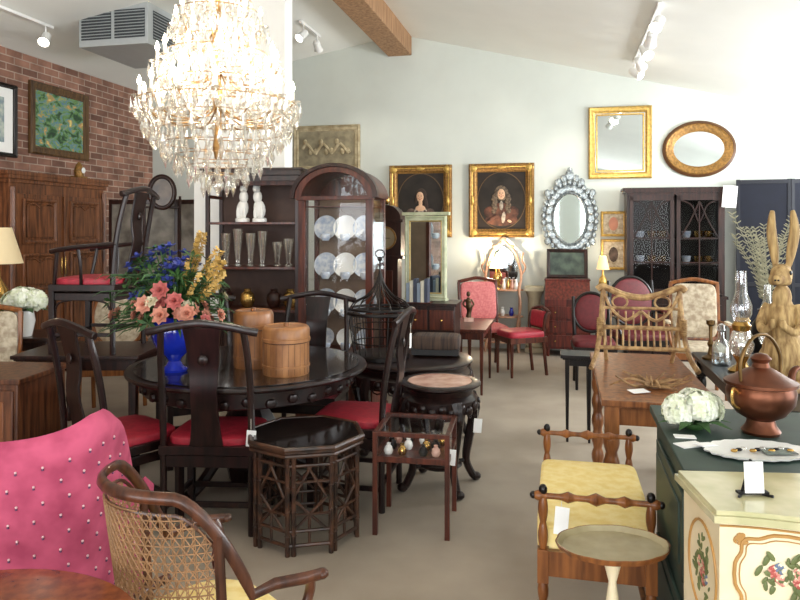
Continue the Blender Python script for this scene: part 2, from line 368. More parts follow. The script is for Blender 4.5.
def chinese_chair(loc,rz,arms=False,name='rosewood_dining_chair',tag=None):
    b=B(name); w=.235; m=rose
    for sx in(-1,1):
        b.tube(cr([(sx*w,-.22,0),(sx*w,-.22,.46),(sx*w,-.235,.7),(sx*(w-.005),-.27,.92),(sx*(w-.02),-.31,1.09)]),[(.019,.019)]*25,m,8)
        b.box((sx*w,.2,.23),(.038,.038,.46),m)
        b.box((sx*w,-.01,.13),(.02,.42,.025),m)
        b.box((sx*w,-.01,.385),(.016,.42,.05),m)
        for yy,dr in((.18,-1),(-.2,1)): b.tube(cr([(sx*w,yy,.3),(sx*w,yy+dr*.03,.345),(sx*w,yy+dr*.12,.365)]),.008,m,6)
    b.tube(cr([(-.29,-.305,1.075),(-.24,-.315,1.085),(-.15,-.325,1.105),(0,-.34,1.125),(.15,-.325,1.105),(.24,-.315,1.085),(.29,-.305,1.075)]),[(.021,.017)]*37,m,8)
    P=cr([(0,-.235,.47),(0,-.25,.6),(0,-.28,.75),(0,-.275,.9),(0,-.315,1.1)],5)
    n=len(P); ws=[.13+.05*abs(2*(q/(n-1))-1)**2+.02*(q/(n-1)) for q in range(n)]
    b.ribbon(P,ws,.014,m)
    b.ell((0,-.3,.93),(.03,.009,.03),m)
    b.box((0,-.01,.445),(.51,.46,.045),m)
    for yy in(.2,-.22): b.box((0,yy,.11 if yy>0 else .16),(.46,.02,.028),m); b.box((0,yy,.385),(.46,.016,.06),m)
    cushion(b,(0,0,.485),(.47,.44,.06),redf)
    if arms:
        for sx in(-1,1):
            b.tube(cr([(sx*w,-.25,.74),(sx*.27,-.1,.73),(sx*.28,.08,.71),(sx*.26,.2,.69)]),.017,m)
            b.tube(cr([(sx*w,.19,.45),(sx*.25,.17,.56),(sx*.265,.15,.7)]),.013,m)
            b.tube(cr([(sx*w,.0,.45),(sx*.26,-.01,.58),(sx*.275,0,.72)]),.011,m)
    if tag: b.tag(tag)
    return b.done(loc,radians(rz),bevel=.003)
chinese_chair((-1.0,3.86,0),-3,tag=(.24,-.25,.62))
chinese_chair((-1.53,3.84,0),-40)
chinese_chair((-.27,4.2,0),78,tag=(-.1,-.36,1.06))
chinese_chair((-.66,4.9,0),172)
chinese_chair((-1.4,4.9,0),204)
chinese_chair((-2.13,4.9,.765),86,arms=True,name='horseshoe_armchair')

def simple_table(name,L_,Wd,Hh,mat,loc,rz,leg='sq',lr=.025,apr=.08,th=.025,mid=False):
    b=B(name); b.box((0,0,Hh-th/2),(L_,Wd,th),mat)
    b.box((0,0,Hh-th-.006),(L_-.03,Wd-.03,.012),mat)
    for yy in(-1,1): b.box((0,yy*(Wd/2-.05),Hh-th-apr/2),(L_-.1,.018,apr),mat)
    for xx in(-1,1): b.box((xx*(L_/2-.05),0,Hh-th-apr/2),(.018,Wd-.1,apr),mat)
    for xx in(-1,1):
        for yy in(-1,1):
            X=xx*(L_/2-.05);Y=yy*(Wd/2-.05)
            if leg=='sq': b.box((X,Y,(Hh-th)/2),(lr*2,lr*2,Hh-th),mat)
            elif leg=='taper': b.tube([(X,Y,0),(X,Y,Hh-th)],[lr*.55*1.3,lr*1.3],mat,4)
            else:
                b.box((X,Y,Hh-th-apr/2-.02),(lr*2,lr*2,apr+.04),mat); turned(b,X,Y,0,Hh-th-apr-.02,lr*1.15,mat,5)
    return b.done(loc,rz,bevel=.004)
simple_table('side_table',.85,.62,.765,dmahog,(-2.16,4.9,0),0)

# dining table
b=B('dining_table'); R=.74
b.lathe([(0,.725),(R-.03,.725),(R-.005,.733),(R,.745),(R-.005,.757),(0,.76)],(0,0,0),rose,64)
b.lathe([(0,.7601),(R-.05,.7601),(R-.05,.764),(0,.764)],(0,0,0),dkglass,64)
b.lathe([(R-.16,.725),(R-.1,.725),(R-.1,.63),(R-.12,.62),(R-.14,.63)],(0,0,0),rose,64,f=lambda t:1)
for q in range(32):
    a=2*pi*q/32; b.ell(((R-.1)*cos(a),(R-.1)*sin(a),.65+.015*(q%2)),(.035,.02,.028),rose,8,rot=(0,0,a+pi/2))
b.lathe([(0,.03),(.12,.03),(.14,.12),(.09,.2),(.13,.32),(.16,.4),(.1,.5),(.12,.6),(.3,.66),(.4,.725),(0,.725)],(0,0,0),rose,24,f=lambda t:1+.06*cos(8*t))
for q in range(4):
    a=pi/4+q*pi/2; d=Vector((cos(a),sin(a),0))
    b.tube(cr([d*.1+Vector((0,0,.22)),d*.22+Vector((0,0,.2)),d*.33+Vector((0,0,.09)),d*.42+Vector((0,0,.03))]),[(.035,.035)]*19,rose,8)
    b.ell(d*.44+Vector((0,0,.032)),(.045,.045,.032),rose)
b.done((-.95,4.38,0),0)

# canisters
def canister(loc,r,h,c1,c2,nm):
    b=B('bamboo_canister'); cm=M(nm,c1,.45,c2=c2,scale=5,stretch=(3,3,.8),coat=.15); dk=M('canister_seam',(84,50,26),.6)
    b.lathe([(0,0),(r*.97,0),(r,.01),(r,h*.16),(r*1.03,h*.165),(r*1.03,h*.21),(r,h*.215),(r,h*.66)],(0,0,0),cm,32)
    b.lathe([(r*.985,h*.66),(r*.985,h*.68)],(0,0,0),dk,32)
    b.lathe([(r,h*.68),(r*1.04,h*.685),(r*1.04,h*.75),(r*1.01,h*.76),(r*1.01,h*.93),(r*.97,h*.97),(r*.9,h),(r*.86,h*.985),(0,h*.985)],(0,0,0),cm,32)
    b.cyl((0,0,h*.98),(0,0,h+.015),.016,cm)
    for q in range(24):
        a=2*pi*q/24; b.cyl((r*1.0*cos(a),r*1.0*sin(a),.01),(r*1.0*cos(a),r*1.0*sin(a),h*.66),.0012,dk,seg=4)
    b.done(loc,0)
canister((-.665,4.05,.764),.135,.28,(170,118,72),(130,84,48),'honey_bamboo'); canister((-.9,4.26,.764),.12,.345,(158,104,58),(112,70,38),'amber_bamboo')

# flowers
cobalt=M('cobalt_glaze',(22,44,170),.1,var=.2,coat=.8)
def petals(b,c,d,n,l,w,mat,open_=.6):
    d=Vector(d).normalized(); o=d.orthogonal().normalized(); 
    for q in range(n):
        v=Matrix.Rotation(2*pi*q/n,3,d)@o; p0=Vector(c); dirn=(d*(1-open_)+v*open_).normalized()
        side=dirn.cross(d); side=side.normalized() if side.length>1e-4 else o
        i=b.mi(mat)
        a=b.V(p0); e=b.V(p0+dirn*l*.5+side*w); f=b.V(p0+dirn*l+d*l*-.1); g=b.V(p0+dirn*l*.5-side*w); m_=b.V(p0+dirn*l*.55+d*-w*.3)
        b.F([a,e,m_],i); b.F([e,f,m_],i); b.F([f,g,m_],i); b.F([g,a,m_],i)
b=B('flower_arrangement')
b.lathe([(0,0),(.075,0),(.08,.015),(.05,.035),(.035,.06),(.05,.085),(.1,.13),(.13,.2),(.135,.26),(.12,.3),(.135,.33),(.12,.325),(.1,.29),(0,.28)],(0,0,0),cobalt,32)
peach=M('peach_petal',(216,146,122),.6,var=.25); yel=M('yellow_petal',(198,160,84),.6,var=.25); bl=M('iris_blue',(66,76,156),.6,var=.35); sal=M('salmon_petal',(196,104,98),.6,var=.25); cr_=M('cream_petal',(216,204,172),.6,var=.1)
def bloom(b,p,d,s,mat):
    petals(b,p,d,8,.05*s,.022*s,mat,.8); petals(b,p,d,7,.042*s,.019*s,mat,.55); petals(b,p,d,5,.03*s,.013*s,mat,.25)
for q in range(170):
    a=random.uniform(0,2*pi); el=random.uniform(-.15,1.35); rr=random.uniform(.22,.4) 
    px=rr*cos(el)*cos(a); px=px*(.8 if px>0 else 1.0)
    p=Vector((px,rr*cos(el)*sin(a)*.7,.34+rr*sin(el)*1.05)); d=(p-Vector((0,0,.28))).normalized()
    b.tube([(0,0,.28),p*.5+Vector((0,0,.16)),p],.003,green,5)
    t=random.random()
    if p.x>.08 and el>.3 and t<.75:
        for j in range(12): 
            pp=p+d*(j*.016-.06); petals(b,pp,d+Vector((random.uniform(-1,1),random.uniform(-1,1),random.uniform(-1,1)))*.8,4,.024,.01,yel,.7)
    elif p.x<.08 and el>.35 and t<.5:
        petals(b,p,d,6,.05,.016,bl,.65); petals(b,p,d,3,.04,.013,bl,.2)
    elif el<.75 and t<.45:
        bloom(b,p*.96,d,.9,[peach,sal,peach,cr_][q%4])
    else:
        petals(b,p,d,6,.08,.012,green,.7)
for dx,dz,mt in((.0,.36,peach),(.08,.44,sal),(-.09,.42,peach),(.15,.37,peach),(.0,.5,sal)):
    bloom(b,(dx,-.25,dz),(dx*.5,-1,.3),1.15,mt)
for q in range(130):
    a=random.uniform(0,2*pi); ll=random.uniform(.2,.44); h=random.uniform(-.1,.32)
    if cos(a)>0: ll*=.82
    d=Vector((cos(a),sin(a)*.7,0)); 
    b.tube([(0,0,.3),d*ll*.5+Vector((0,0,.36+h*.7)),d*ll+Vector((0,0,.33+h*.8)),d*ll*1.12+Vector((0,0,.3+h*.8))],[(.002,.004),(.004,.012),(.003,.009),(.001,.001)],green,6)
b.done((-1.34,4.12,.764),0)

# octagonal bamboo table
b=B('octagonal_bamboo_table'); R=.31; Hh=.54
oc=lambda r,k:(r*cos(pi/8+k*pi/4),r*sin(pi/8+k*pi/4))
b.prism([oc(R+.005,k) for k in range(8)],Hh-.03,Hh-.012,bamboo,'z'); b.prism([oc(R-.02,k) for k in range(8)],Hh-.012,Hh-.004,dkglass,'z')
def oct_ring(r,z,t): b.tube([(*oc(r,k),z) for k in range(8)],t,bamboo,8,closed=True)
oct_ring(R,Hh-.012,.013); oct_ring(R-.005,Hh-.045,.011); oct_ring(R-.03,Hh-.1,.009); oct_ring(R-.03,.12,.009); oct_ring(R-.03,.05,.01)
for k in range(8):
    p=oc(R-.03,k); q=oc(R-.03,k+1); P0=Vector((*p,0)); Q0=Vector((*q,0))
    for off in(0,.028):
        pp=P0.lerp(Q0,off/.2); b.cyl((pp.x,pp.y,0),(pp.x,pp.y,Hh-.03),.0125,bamboo,seg=8)
        for z in(.1,.22,.34,.45): b.lathe([(.0125,z-.004),(.0155,z),(.0125,z+.004)],(pp.x,pp.y,0),bamboo,8)
    L3=lambda t,z:(lerp(P0.x,Q0.x,t),lerp(P0.y,Q0.y,t),z)
    for a_,c_ in(((.12,.12),(.9,.28)),((.9,.12),(.12,.28)),((.12,.28),(.55,.44)),((.9,.28),(.45,.44)),((.5,.05),(.5,.2)),((.12,.36),(.95,.36)),((.12,.2),(.95,.2))):
        b.cyl(L3(*a_),L3(*c_),.0075,bamboo,seg=6)
b.done((-.5,3.67,0),radians(12),bevel=0)

# square display stand
b=B('display_stand'); s=.19; m=mahog
for xx in(-1,1):
    for yy in(-1,1): b.box((xx*s,yy*s,.27),(.026,.026,.54),m,top=1)
for z,hh in((.53,.022),(.40,.03)):
    for q in(-1,1): b.box((0,q*s,z),(.38,.022,hh),m); b.box((q*s,0,z),(.022,.38,hh),m)
b.box((0,0,.395),(.37,.37,.012),m); b.box((0,0,.532),(.36,.36,.005),glass)
for q in(-1,1): b.box((0,q*s,.46),(.36,.004,.11),glass); b.box((q*s,0,.46),(.004,.36,.11),glass)
for q in range(12):
    px,py=-.12+.08*(q%4)+random.uniform(-.02,.02),-.11+.1*(q//4); 
    b.lathe([(0,0),(.018,0),(.026,.02),(.02,.04),(.01,.05),(.012,.06),(0,.06)],(px,py,.401),[white,brass,iron,marble,iron][q%5],12)
b.tag((.2,-.1,.5)); b.done((.09,3.8,0),radians(-10),bevel=.003)

def carved_stand(name,loc,R,Hh,top,nl=4,rz=0,legr=.03):
    b=B(name)
    b.lathe([(0,Hh-.03),(R-.02,Hh-.03),(R,Hh-.018),(R,Hh-.008),(R-.015,Hh),(R*.8,Hh),(R*.8,Hh-.004),(0,Hh-.004)],(0,0,0),rose,48)
    if top: b.lathe([(0,Hh-.003),(R*.78,Hh-.003),(R*.78,Hh+.001),(0,Hh+.001)],(0,0,0),top,40)
    b.lathe([(R-.04,Hh-.03),(R-.05,Hh-.07),(R-.02,Hh-.1),(R-.02,Hh-.17),(R-.06,Hh-.18),(R-.08,Hh-.1)],(0,0,0),rose,48)
    for q in range(24):
        a=2*pi*q/24; rr=R-.015
        b.ell((rr*cos(a),rr*sin(a),Hh-.13-.02*(q%2)),(.014,.03,.03),rose,8,rot=(0,0,a))
        b.tube([( (rr)*cos(a+.08*cos(t)), (rr)*sin(a+.08*cos(t)),Hh-.165+.025*sin(t)) for t in [k*pi/4 for k in range(8)]],.006,rose,5,closed=True)
    for q in range(nl):
        a=2*pi*q/nl+rz; d=Vector((cos(a),sin(a),0)); z=lambda v:Vector((0,0,v))
        b.tube(cr([d*(R-.04)+z(Hh-.1),d*(R-.01)+z(Hh-.2),d*(R-.05)+z(Hh*.42),d*(R-.07)+z(Hh*.22),d*(R-.03)+z(.05),d*(R)+z(.025)]),[(legr*(1.3-.5*min(1,k/18)),)*2 for k in range(31)],rose,8)
        b.ell(d*(R-.0)+z(.028),(.035,.035,.027),rose); b.ell(d*(R)+z(Hh-.19),(.03,.03,.04),rose)
    b.lathe([(0,.13),(R*.5,.13),(R*.55,.14),(R*.5,.15),(0,.15)],(0,0,0),rose,24)
    for q in range(nl):
        a=2*pi*q/nl+rz; b.cyl((0,0,.14),((R-.06)*cos(a),(R-.06)*sin(a),.14),.013,rose)
    return b
b=carved_stand('marble_top_stand',0,.255,.66,marble,4,.4); b.tag((.22,-.15,.52)); b.done((.25,4.34,0),0)
carved_stand('carved_round_table',0,.48,.64,None,5,.2,.035).done((.07,5.25,0),0)

# wire birdcage
b=B('wire_birdcage'); R=.2; m=ebony
b.lathe([(0,0),(R+.02,0),(R+.02,.03),(R,.04),(0,.04)],(0,0,0),m,32)
for z in(.12,.24): b.tube([(R*cos(2*pi*k/24),R*sin(2*pi*k/24),z) for k in range(24)],.005,m,5,closed=True)
for rr,z,t in((R+.05,.34,.013),(R+.03,.37,.01)): b.tube([(rr*cos(2*pi*k/32),rr*sin(2*pi*k/32),z) for k in range(32)],t,m,6,closed=True)
for q in range(16):
    a=2*pi*q/16; d=Vector((cos(a),sin(a),0))
    b.tube(cr([d*(R+.03)+Vector((0,0,.36)),d*(R*.95)+Vector((0,0,.42)),d*(R*.5)+Vector((0,0,.47)),d*(R*.18)+Vector((0,0,.55)),Vector((0,0,.66))],4),.005,m,5)
for q in range(24):
    a=2*pi*q/24; b.cyl((R*cos(a),R*sin(a),.04),((R+.04)*cos(a),(R+.04)*sin(a),.34),.0035,m,seg=5)
b.cyl((0,0,.64),(0,0,.72),.008,m); b.ell((0,0,.74),.02,m); b.tube([(.035*cos(t),0,.78+.03*sin(t)) for t in [k*pi/6 for k in range(12)]],.005,m,5,closed=True)
b.done((-.15,5.22,.641),0)
b=B('tufted_footstool'); 
b.box((0,0,.035),(.36,.24,.05),ebony); 
for x in(-.15,.15):
    for y in(-.09,.09): b.ell((x,y,.014),(.02,.02,.014),ebony)
b.pillow((0,0,.1),(.38,.26,.11),M('dark_striped_velvet',(84,64,52),.8,c2=(44,34,30),scale=4,stretch=(20,1,1)),.3); b.done((.28,5.36,.641),radians(-8))

# ---- etagere
b=B('display_etagere'); w,d,h=.86,.38,2.14; m=mahog
for xx in(-1,1):
    for yy in(-1,1): b.box((xx*(w/2-.02),yy*(d/2-.02),h/2),(.035,.035,h-.02),dmahog)
for z in(.08,.46,.88,1.26,1.66): b.box((0,0,z),(w-.02,d-.01,.022),m)
b.box((0,0,h-.03),(w+.04,d+.04,.05),dmahog); b.box((0,0,h-.08),(w,d,.05),dmahog); b.box((0,0,h),(w+.08,d+.07,.02),dmahog)
b.box((0,d/2-.01,h/2),(w-.04,.01,h-.1),M('etagere_back',(74,50,40),.6,var=.2))
b.box((0,-d/2+.01,.27),(w-.06,.02,.36),m); b.box((0,-d/2+.0,.27),(.01,.02,.34),dmahog)
for q in(-1,1): b.box((q*(w/2-.02),0,1.9),(.02,d-.05,.03),m); b.box((0,-d/2+.02,h-.12),(w-.07,.015,.05),m)
for px,mir in((-.13,1),(.03,-1)):
    b.lathe([(0,0),(.065,0),(.065,.03),(.05,.04),(0,.04)],(px,-.05,1.672),white,18)
    b.ell((px,-.05,1.79),(.055,.05,.09),white,14,rot=(0,.15*mir,0)); b.ell((px+.015*mir,-.06,1.9),(.042,.04,.06),white,14); b.ell((px+.02*mir,-.08,1.97),(.034,.04,.036),white,12); b.ell((px+.02*mir,-.12,1.96),(.018,.02,.016),white,10)
    for s in(-1,1): b.ell((px+s*.03,-.085,1.75),(.018,.02,.06),white,10); b.ell((px+.02*mir+s*.025,-.07,2.0),(.01,.008,.018),white,8)
for px,hh in((-.28,.3),(-.17,.34),(-.05,.3),(.06,.32),(.2,.22),(.3,.25)):
    b.lathe([(0,0),(.035,0),(.036,.01),(.02,.03),(.03,hh*.4),(.05,hh),(.045,hh),(.026,hh*.4),(0,.03)],(px,-.06+.05*(px%.1),1.272),crystal,14)
for px in(-.3,-.1,.15,.3): b.lathe([(0,0),(.04,0),(.07,.06),(.06,.12),(.03,.15),(.035,.17),(0,.17)],(px,0,.892),[white,dmahog,marble,brass][int(px*10)%4],16)
b.done((-1.3,6.35,0),radians(-6),bevel=.003)

# ---- curio cabinet
b=B('curio_cabinet'); w,d=.66,.42; hb=1.87; m=mahog
for xx in(-1,1):
    b.box((xx*(w/2-.03),-d/2+.02,hb/2),(.06,.04,hb),m); b.box((xx*(w/2-.02),d/2-.02,hb/2),(.04,.04,hb),m)
    b.box((xx*(w/2-.005),0,1.2),(.005,d-.08,1.3),glass); b.box((xx*(w/2-.01),0,.3),(.02,d-.04,.5),m)
b.box((0,d/2-.008,.98),(w-.04,.012,1.9),M('curio_back',(128,106,88),.6,var=.15))
b.box((0,0,.04),(w+.04,d+.03,.08),m); b.box((0,-d/2+.015,.3),(w-.1,.02,.46),m); b.box((0,0,.55),(w,d,.025),m)
b.box((0,-d/2+.012,1.2),(w-.12,.005,1.26),glass)
for z in(.85,1.17,1.5,1.8): b.box((0,.01,z),(w-.08,d-.07,.01),glass if z<1.7 else m)
R1=w/2+.03
def arc(r,n=20,zs=.75): return [(r*cos(pi*k/n),hb+r*sin(pi*k/n)*zs) for k in range(n+1)]
b.prism(arc(R1)+arc(R1-.07)[::-1],-d/2-.03,d/2,m)
b.prism(arc(R1+.03)+arc(R1-.01)[::-1],-d/2-.05,-d/2+.02,dmahog)
b.prism(arc(R1-.07),d/2-.015,d/2-.005,m); b.prism(arc(R1-.07),-d/2+.0,-d/2+.004,glass)
b.box((0,-d/2-.0,hb),(w+.02,.05,.035),m)
bw=M('blue_white_china',(210,214,216),.2,c2=(160,174,196),scale=26)
for z in(.565,.855,1.175,1.505):
    for px in(-.18,0,.18): 
        r=.11 if z>.8 else .08
        b.lathe([(0,0),(r*.55,0),(r,.015),(r,.02),(r*.55,.006),(0,.006)],(px,.08,z+r+.005),bw if px else white,24,rot=(pi/2-.2,0,0))
        b.lathe([(0,0),(.03,0),(.045,.03),(.04,.06),(.036,.06),(0,.01)],(px+.05,-.08,z+.003),bw,14)
b.done((-.5,6.05,0),radians(-14),bevel=.003)

# longcase clock
b=B('longcase_clock'); m=dmahog
b.box((0,0,.22),(.34,.24,.44),m); b.box((0,0,.88),(.24,.18,.9),m); b.box((0,0,1.5),(.32,.24,.36),m); b.box((0,0,1.33),(.36,.26,.03),m); b.box((0,0,1.69),(.36,.27,.03),m)
b.prism([(.16*cos(pi*k/12),1.7+.15*sin(pi*k/12)) for k in range(13)],-.12,.1,m); b.ell((0,-.05,1.9),(.03,.03,.05),brass)
b.disc((0,1.52),.1,.1,-.122,M('aged_dial',(150,134,104),.5)); b.mould(.23,.23,[(0,-.12),(0,-.135),(.015,-.135),(.015,-.12)],dgold,c=(0,0,1.52),oval=True)
b.box((0,-.124,1.55),(.006,.003,.07),iron); b.box((.025,-.124,1.52),(.05,.003,.006),iron); b.box((0,-.092,.9),(.14,.006,.6),mahog)
b.done((-.12,6.95,0),radians(-13),bevel=.004)

# sideboard + mirror + books
b=B('sideboard'); m=dmahog
b.box((0,0,.92),(.52,.4,.025),m); b.box((0,0,.56),(.48,.36,.7),m)
for x in(-.12,.12):
    for z in(.3,.52,.78): b.box((x,-.184,z),(.22,.012,.18),mahog); b.ell((x,-.2,z),(.012,.012,.012),brass)
for x in(-.21,.21):
    for y in(-.15,.15): b.tube([(x,y,0),(x,y,.25)],[.016,.026],m,4)
b.done((.3,6.5,0),radians(-13),bevel=.004)
cel=M('celadon_paint',(204,206,176),.5,c2=(160,168,134),scale=10)
b=B('painted_trumeau_mirror'); b.mould(.42,.78,frameprof(.06,.04),cel,c=(0,0,.41)); b.box((0,-.01,.41),(.33,.01,.68),mirror); b.box((0,.006,.41),(.38,.012,.76),cel)
b.mould(.34,.7,[(0,-.018),(0,-.026),(.01,-.028),(.015,-.02)],gold,c=(0,0,.41))
b.box((0,-.01,.82),(.48,.05,.03),cel); b.box((0,-.0,.01),(.42,.09,.02),cel)
b.done((.25,6.6,.934),radians(-24),bevel=.002)
b=B('book_row')
for q in range(6): b.box((-.09+q*.034,0,.09+.01*(q%3)),(.03,.12,.18+.02*(q%3)),[M('book_blue',(130,144,160),.6),M('book_cream',(210,204,186),.6),M('book_navy',(60,66,84),.6)][q%3])
b.box((0,0,-.0+.004),(.24,.14,.008),mahog); b.done((.17,6.37,.934),radians(-13))
simple_table('writing_table',.55,.9,.64,mahog,(.66,7.15,0),radians(-13),'taper',.022)
b=B('bronze_figurine'); brz=M('bronze_patina',(92,70,48),.4,.6,var=.3)
b.box((0,0,.02),(.1,.1,.04),marble); b.tube(cr([(0,0,.04),(.01,0,.12),(0,0,.2),(0,0,.25)]),[.03,.03,.028,.026,.025,.026,.03,.034,.038,.036,.03,.028,.03,.034,.032,.026,.018,.014,.012],brz,12); b.ell((0,0,.285),(.022,.025,.03),brz,12)
for s in(-1,1): b.tube(cr([(s*.03,0,.23),(s*.055,0,.18),(s*.03,-.03,.15)]),.01,brz,8)
b.done((.72,7.3,.641),0)

def side_chair(name,loc,rz,fr,fab,W_=.48,hb=.98,arms=False,oval=False,seatz=.45):
    b=B(name)
    for sx in(-1,1):
        b.tube([(sx*(W_/2-.03),.2,0),(sx*(W_/2-.03),.2,.2),(sx*(W_/2-.03),.2,seatz-.03)],[.014,.018,.026],fr,8)
        b.tube(cr([(sx*(W_/2-.04),-.24,0),(sx*(W_/2-.04),-.2,seatz-.05),(sx*(W_/2-.03),-.22,.65),(sx*(W_/2-.03),-.28,hb-.03)]),.019,fr,8)
        if arms:
            b.tube(cr([(sx*(W_/2-.02),-.23,.68),(sx*(W_/2+.03),-.05,.68),(sx*(W_/2+.03),.13,.66)]),.017,fr)
            b.tube(cr([(sx*(W_/2-.02),.18,seatz-.03),(sx*(W_/2+.02),.13,.56),(sx*(W_/2+.03),.1,.66)]),.015,fr)
            b.pillow((sx*(W_/2+.025),-.03,.695),(.05,.18,.03),fab)
    b.box((0,0,seatz-.05),(W_,.46,.06),fr); b.pillow((0,0,seatz),(W_-.01,.46,.1),fab,.35)
    b.T=Matrix.Translation((0,-.24,.5+(hb-.5)/2))@Matrix.Rotation(.14,4,'X')
    hh=hb-.54
    if oval:
        b.pillow((0,0,.02),(W_-.08,.07,hh),fab,.9); b.tube([((W_/2-.03)*cos(t),-.0,.02+(hh/2+.015)*sin(t)) for t in [k*pi/14 for k in range(28)]],.018,fr,8,closed=True)
    else:
        b.pillow((0,.0,0),(W_-.08,.07,hh),fab,.3); b.tube(cr([(-W_/2+.02,0,hh/2),(-W_/4,0,hh/2+.025),(0,0,hh/2+.045),(W_/4,0,hh/2+.025),(W_/2-.02,0,hh/2)]),.02,fr,8)
        b.box((0,0,-hh/2),(W_-.05,.03,.035),fr)
        for sx in(-1,1): b.box((sx*(W_/2-.03),0,0),(.03,.035,hh),fr)
    b.T=Matrix.Identity(4)
    return b.done(loc,radians(rz),bevel=.002)
side_chair('rose_upholstered_chair',(.98,8.1,0),190,mahog,rosef,.52,1.0)
side_chair('rose_upholstered_chair',(1.34,7.7,0),110,mahog,redf,.38,.72)
side_chair('carved_hall_chair',(.36,8.5,0),185,dmahog,dmahog,.44,1.3)
side_chair('red_side_chair',(1.98,7.1,0),170,ebony,dredf,.42,.92,oval=True)
side_chair('red_armchair',(2.62,7.55,0),185,ebony,dredf,.56,1.06,arms=True,oval=True)
side_chair('cream_armchair',(2.9,6.75,0),165,fruit,creamf,.5,1.08,arms=True)
side_chair('cream_armchair',(-2.95,4.85,0),200,fruit,creamf,.5,1.02,arms=True)
side_chair('cream_armchair',(-2.5,6.05,0),190,fruit,creamf,.52,1.08,arms=True,oval=True)

# rococo vitrine
b=B('rococo_vitrine'); m=M('rose_giltwood',(196,150,122),.5,var=.3,scale=20)
for sx in(-1,1):
    b.tube(cr([(sx*.25,-.12,0),(sx*.22,-.1,.3),(sx*.27,-.12,.6),(sx*.25,-.1,.8),(sx*.27,.1,1.0),(sx*.2,.12,1.25),(sx*.1,.13,1.38),(0,.13,1.46)]),.02,m,8)
    b.tube([(sx*.24,.13,0),(sx*.24,.13,.9)],.018,m,8)
    b.tube(cr([(sx*.27,.11,1.0),(sx*.33,.11,1.1),(sx*.28,.11,1.2),(sx*.3,.11,1.3)]),.014,m,6)
for z in(.12,.45,.8): b.lathe([(0,z),(.29,z),(.3,z+.01),(.29,z+.02),(0,z+.02)],(0,0,0),m,32,sy=.55,f=lambda t:1+.04*cos(6*t))
b.prism([(-.2,.84),(.2,.84),(.22,1.1),(.12,1.3),(0,1.38),(-.12,1.3),(-.22,1.1)],.125,.135,mirror)
for q in range(7): b.lathe([(0,0),(.025,0),(.04,.04),(.02,.09),(.03,.11),(0,.11)],(-.2+.066*q,-.02,[.14,.47][q%2]),[white,brass,cobalt][q%3],12)
for q in range(4): b.lathe([(0,0),(.025,0),(.035,.05),(.015,.1),(.02,.13),(0,.13)],(.02+.06*q,-.03,.822),[white,brass,marble][q%3],12)
b.ell((0,.12,1.47),(.05,.02,.04),m); b.ell((-.12,.12,1.38),(.05,.02,.025),m); b.ell((.12,.12,1.38),(.05,.02,.025),m)
o=b.done(BW(-.74,9.26),TH); o.scale=(.88,1,1)
def tlamp(name,loc,h,rs,shade,base,es=0,light=0):
    b=B(name); sm=M(name+'_shade',shade,.8,es=es,var=.03)
    b.lathe([(0,0),(h*.14,0),(h*.14,h*.03),(h*.05,h*.06),(h*.04,h*.15),(h*.11,h*.3),(h*.09,h*.42),(h*.03,h*.52),(h*.02,h*.7),(0,h*.7)],(0,0,0),base,20)
    b.lathe([(rs,h*.66),(rs*.55,h),(rs*.54,h),(rs*.99,h*.66)],(0,0,0),sm,32)
    b.cyl((0,0,h*.7),(0,0,h*1.03),.004,brass); o=b.done(loc,0)
    if light:
        l=bpy.data.lights.new(name+'_bulb','POINT'); l.energy=light; l.color=(1,.82,.58); l.shadow_soft_size=.03
        q=bpy.data.objects.new('bulb_light',l); COL.objects.link(q); q.parent=o; q.location=(0,0,h*1.04)
    return o
tlamp('table_lamp',BW(-.82,9.17,.82),.42,.09,(255,228,180),brass,2.5,26)
tlamp('shaded_lamp',(-3.28,5.65,.76),.86,.19,(216,196,156),brass,.1,1.5)
simple_table('lamp_table',.75,.5,.76,dmahog,(-3.1,5.62,0),0,'turned',.025)
def hydrangea(loc,R,n,potr,poth,potm,name='hydrangea_bouquet'):
    b=B(name); hm=M('hydrangea_petal',(244,246,234),.7,c2=(222,228,196),scale=30)
    b.lathe([(0,0),(potr*.7,0),(potr,poth*.6),(potr*.85,poth),(potr*.8,poth),(0,poth*.8)],(0,0,0),potm,20)
    for cx,cy,cz,s in ((-.5,0,.5,.62),(.45,.1,.55,.62),(0,-.3,.75,.62),(.05,.35,.7,.55)):
        c=Vector((cx*R,cy*R,poth+cz*R*.8)); b.ell(c,s*R*.75,hm,10)
        for q in range(n):
            a=random.uniform(0,2*pi); z=random.uniform(-.6,1); rr=sqrt(1-z*z); d=Vector((rr*cos(a),rr*sin(a),z)); petals(b,c+d*s*R*.82,d,4,R*.2,R*.09,hm,.8)
    for q in range(8):
        a=q*pi/4; b.tube([(0,0,poth),(R*.7*cos(a),R*.7*sin(a),poth+.15*R),(R*1.2*cos(a),R*1.2*sin(a),poth)],[(.002,.003),(.004,R*.2),(.001,.001)],green,6)
    b.done(loc,0)
hydrangea((-2.98,5.5,.76),.17,90,.08,.2,white)
b=B('walnut_cabinet'); b.box((0,0,.77),(.74,.5,.03),walnut); b.box((0,0,.42),(.7,.46,.68),walnut); b.box((0,0,.04),(.66,.42,.08),dmahog)
for x in(-.17,.17): b.box((x,-.235,.42),(.32,.014,.6),walnut); b.box((x,-.243,.42),(.22,.01,.48),W('walnut_veneer',(140,86,50),(92,50,28))); b.ell((x*.2,-.25,.45),.012,brass)
b.done((-2.42,4.05,0),radians(-5),bevel=.005)

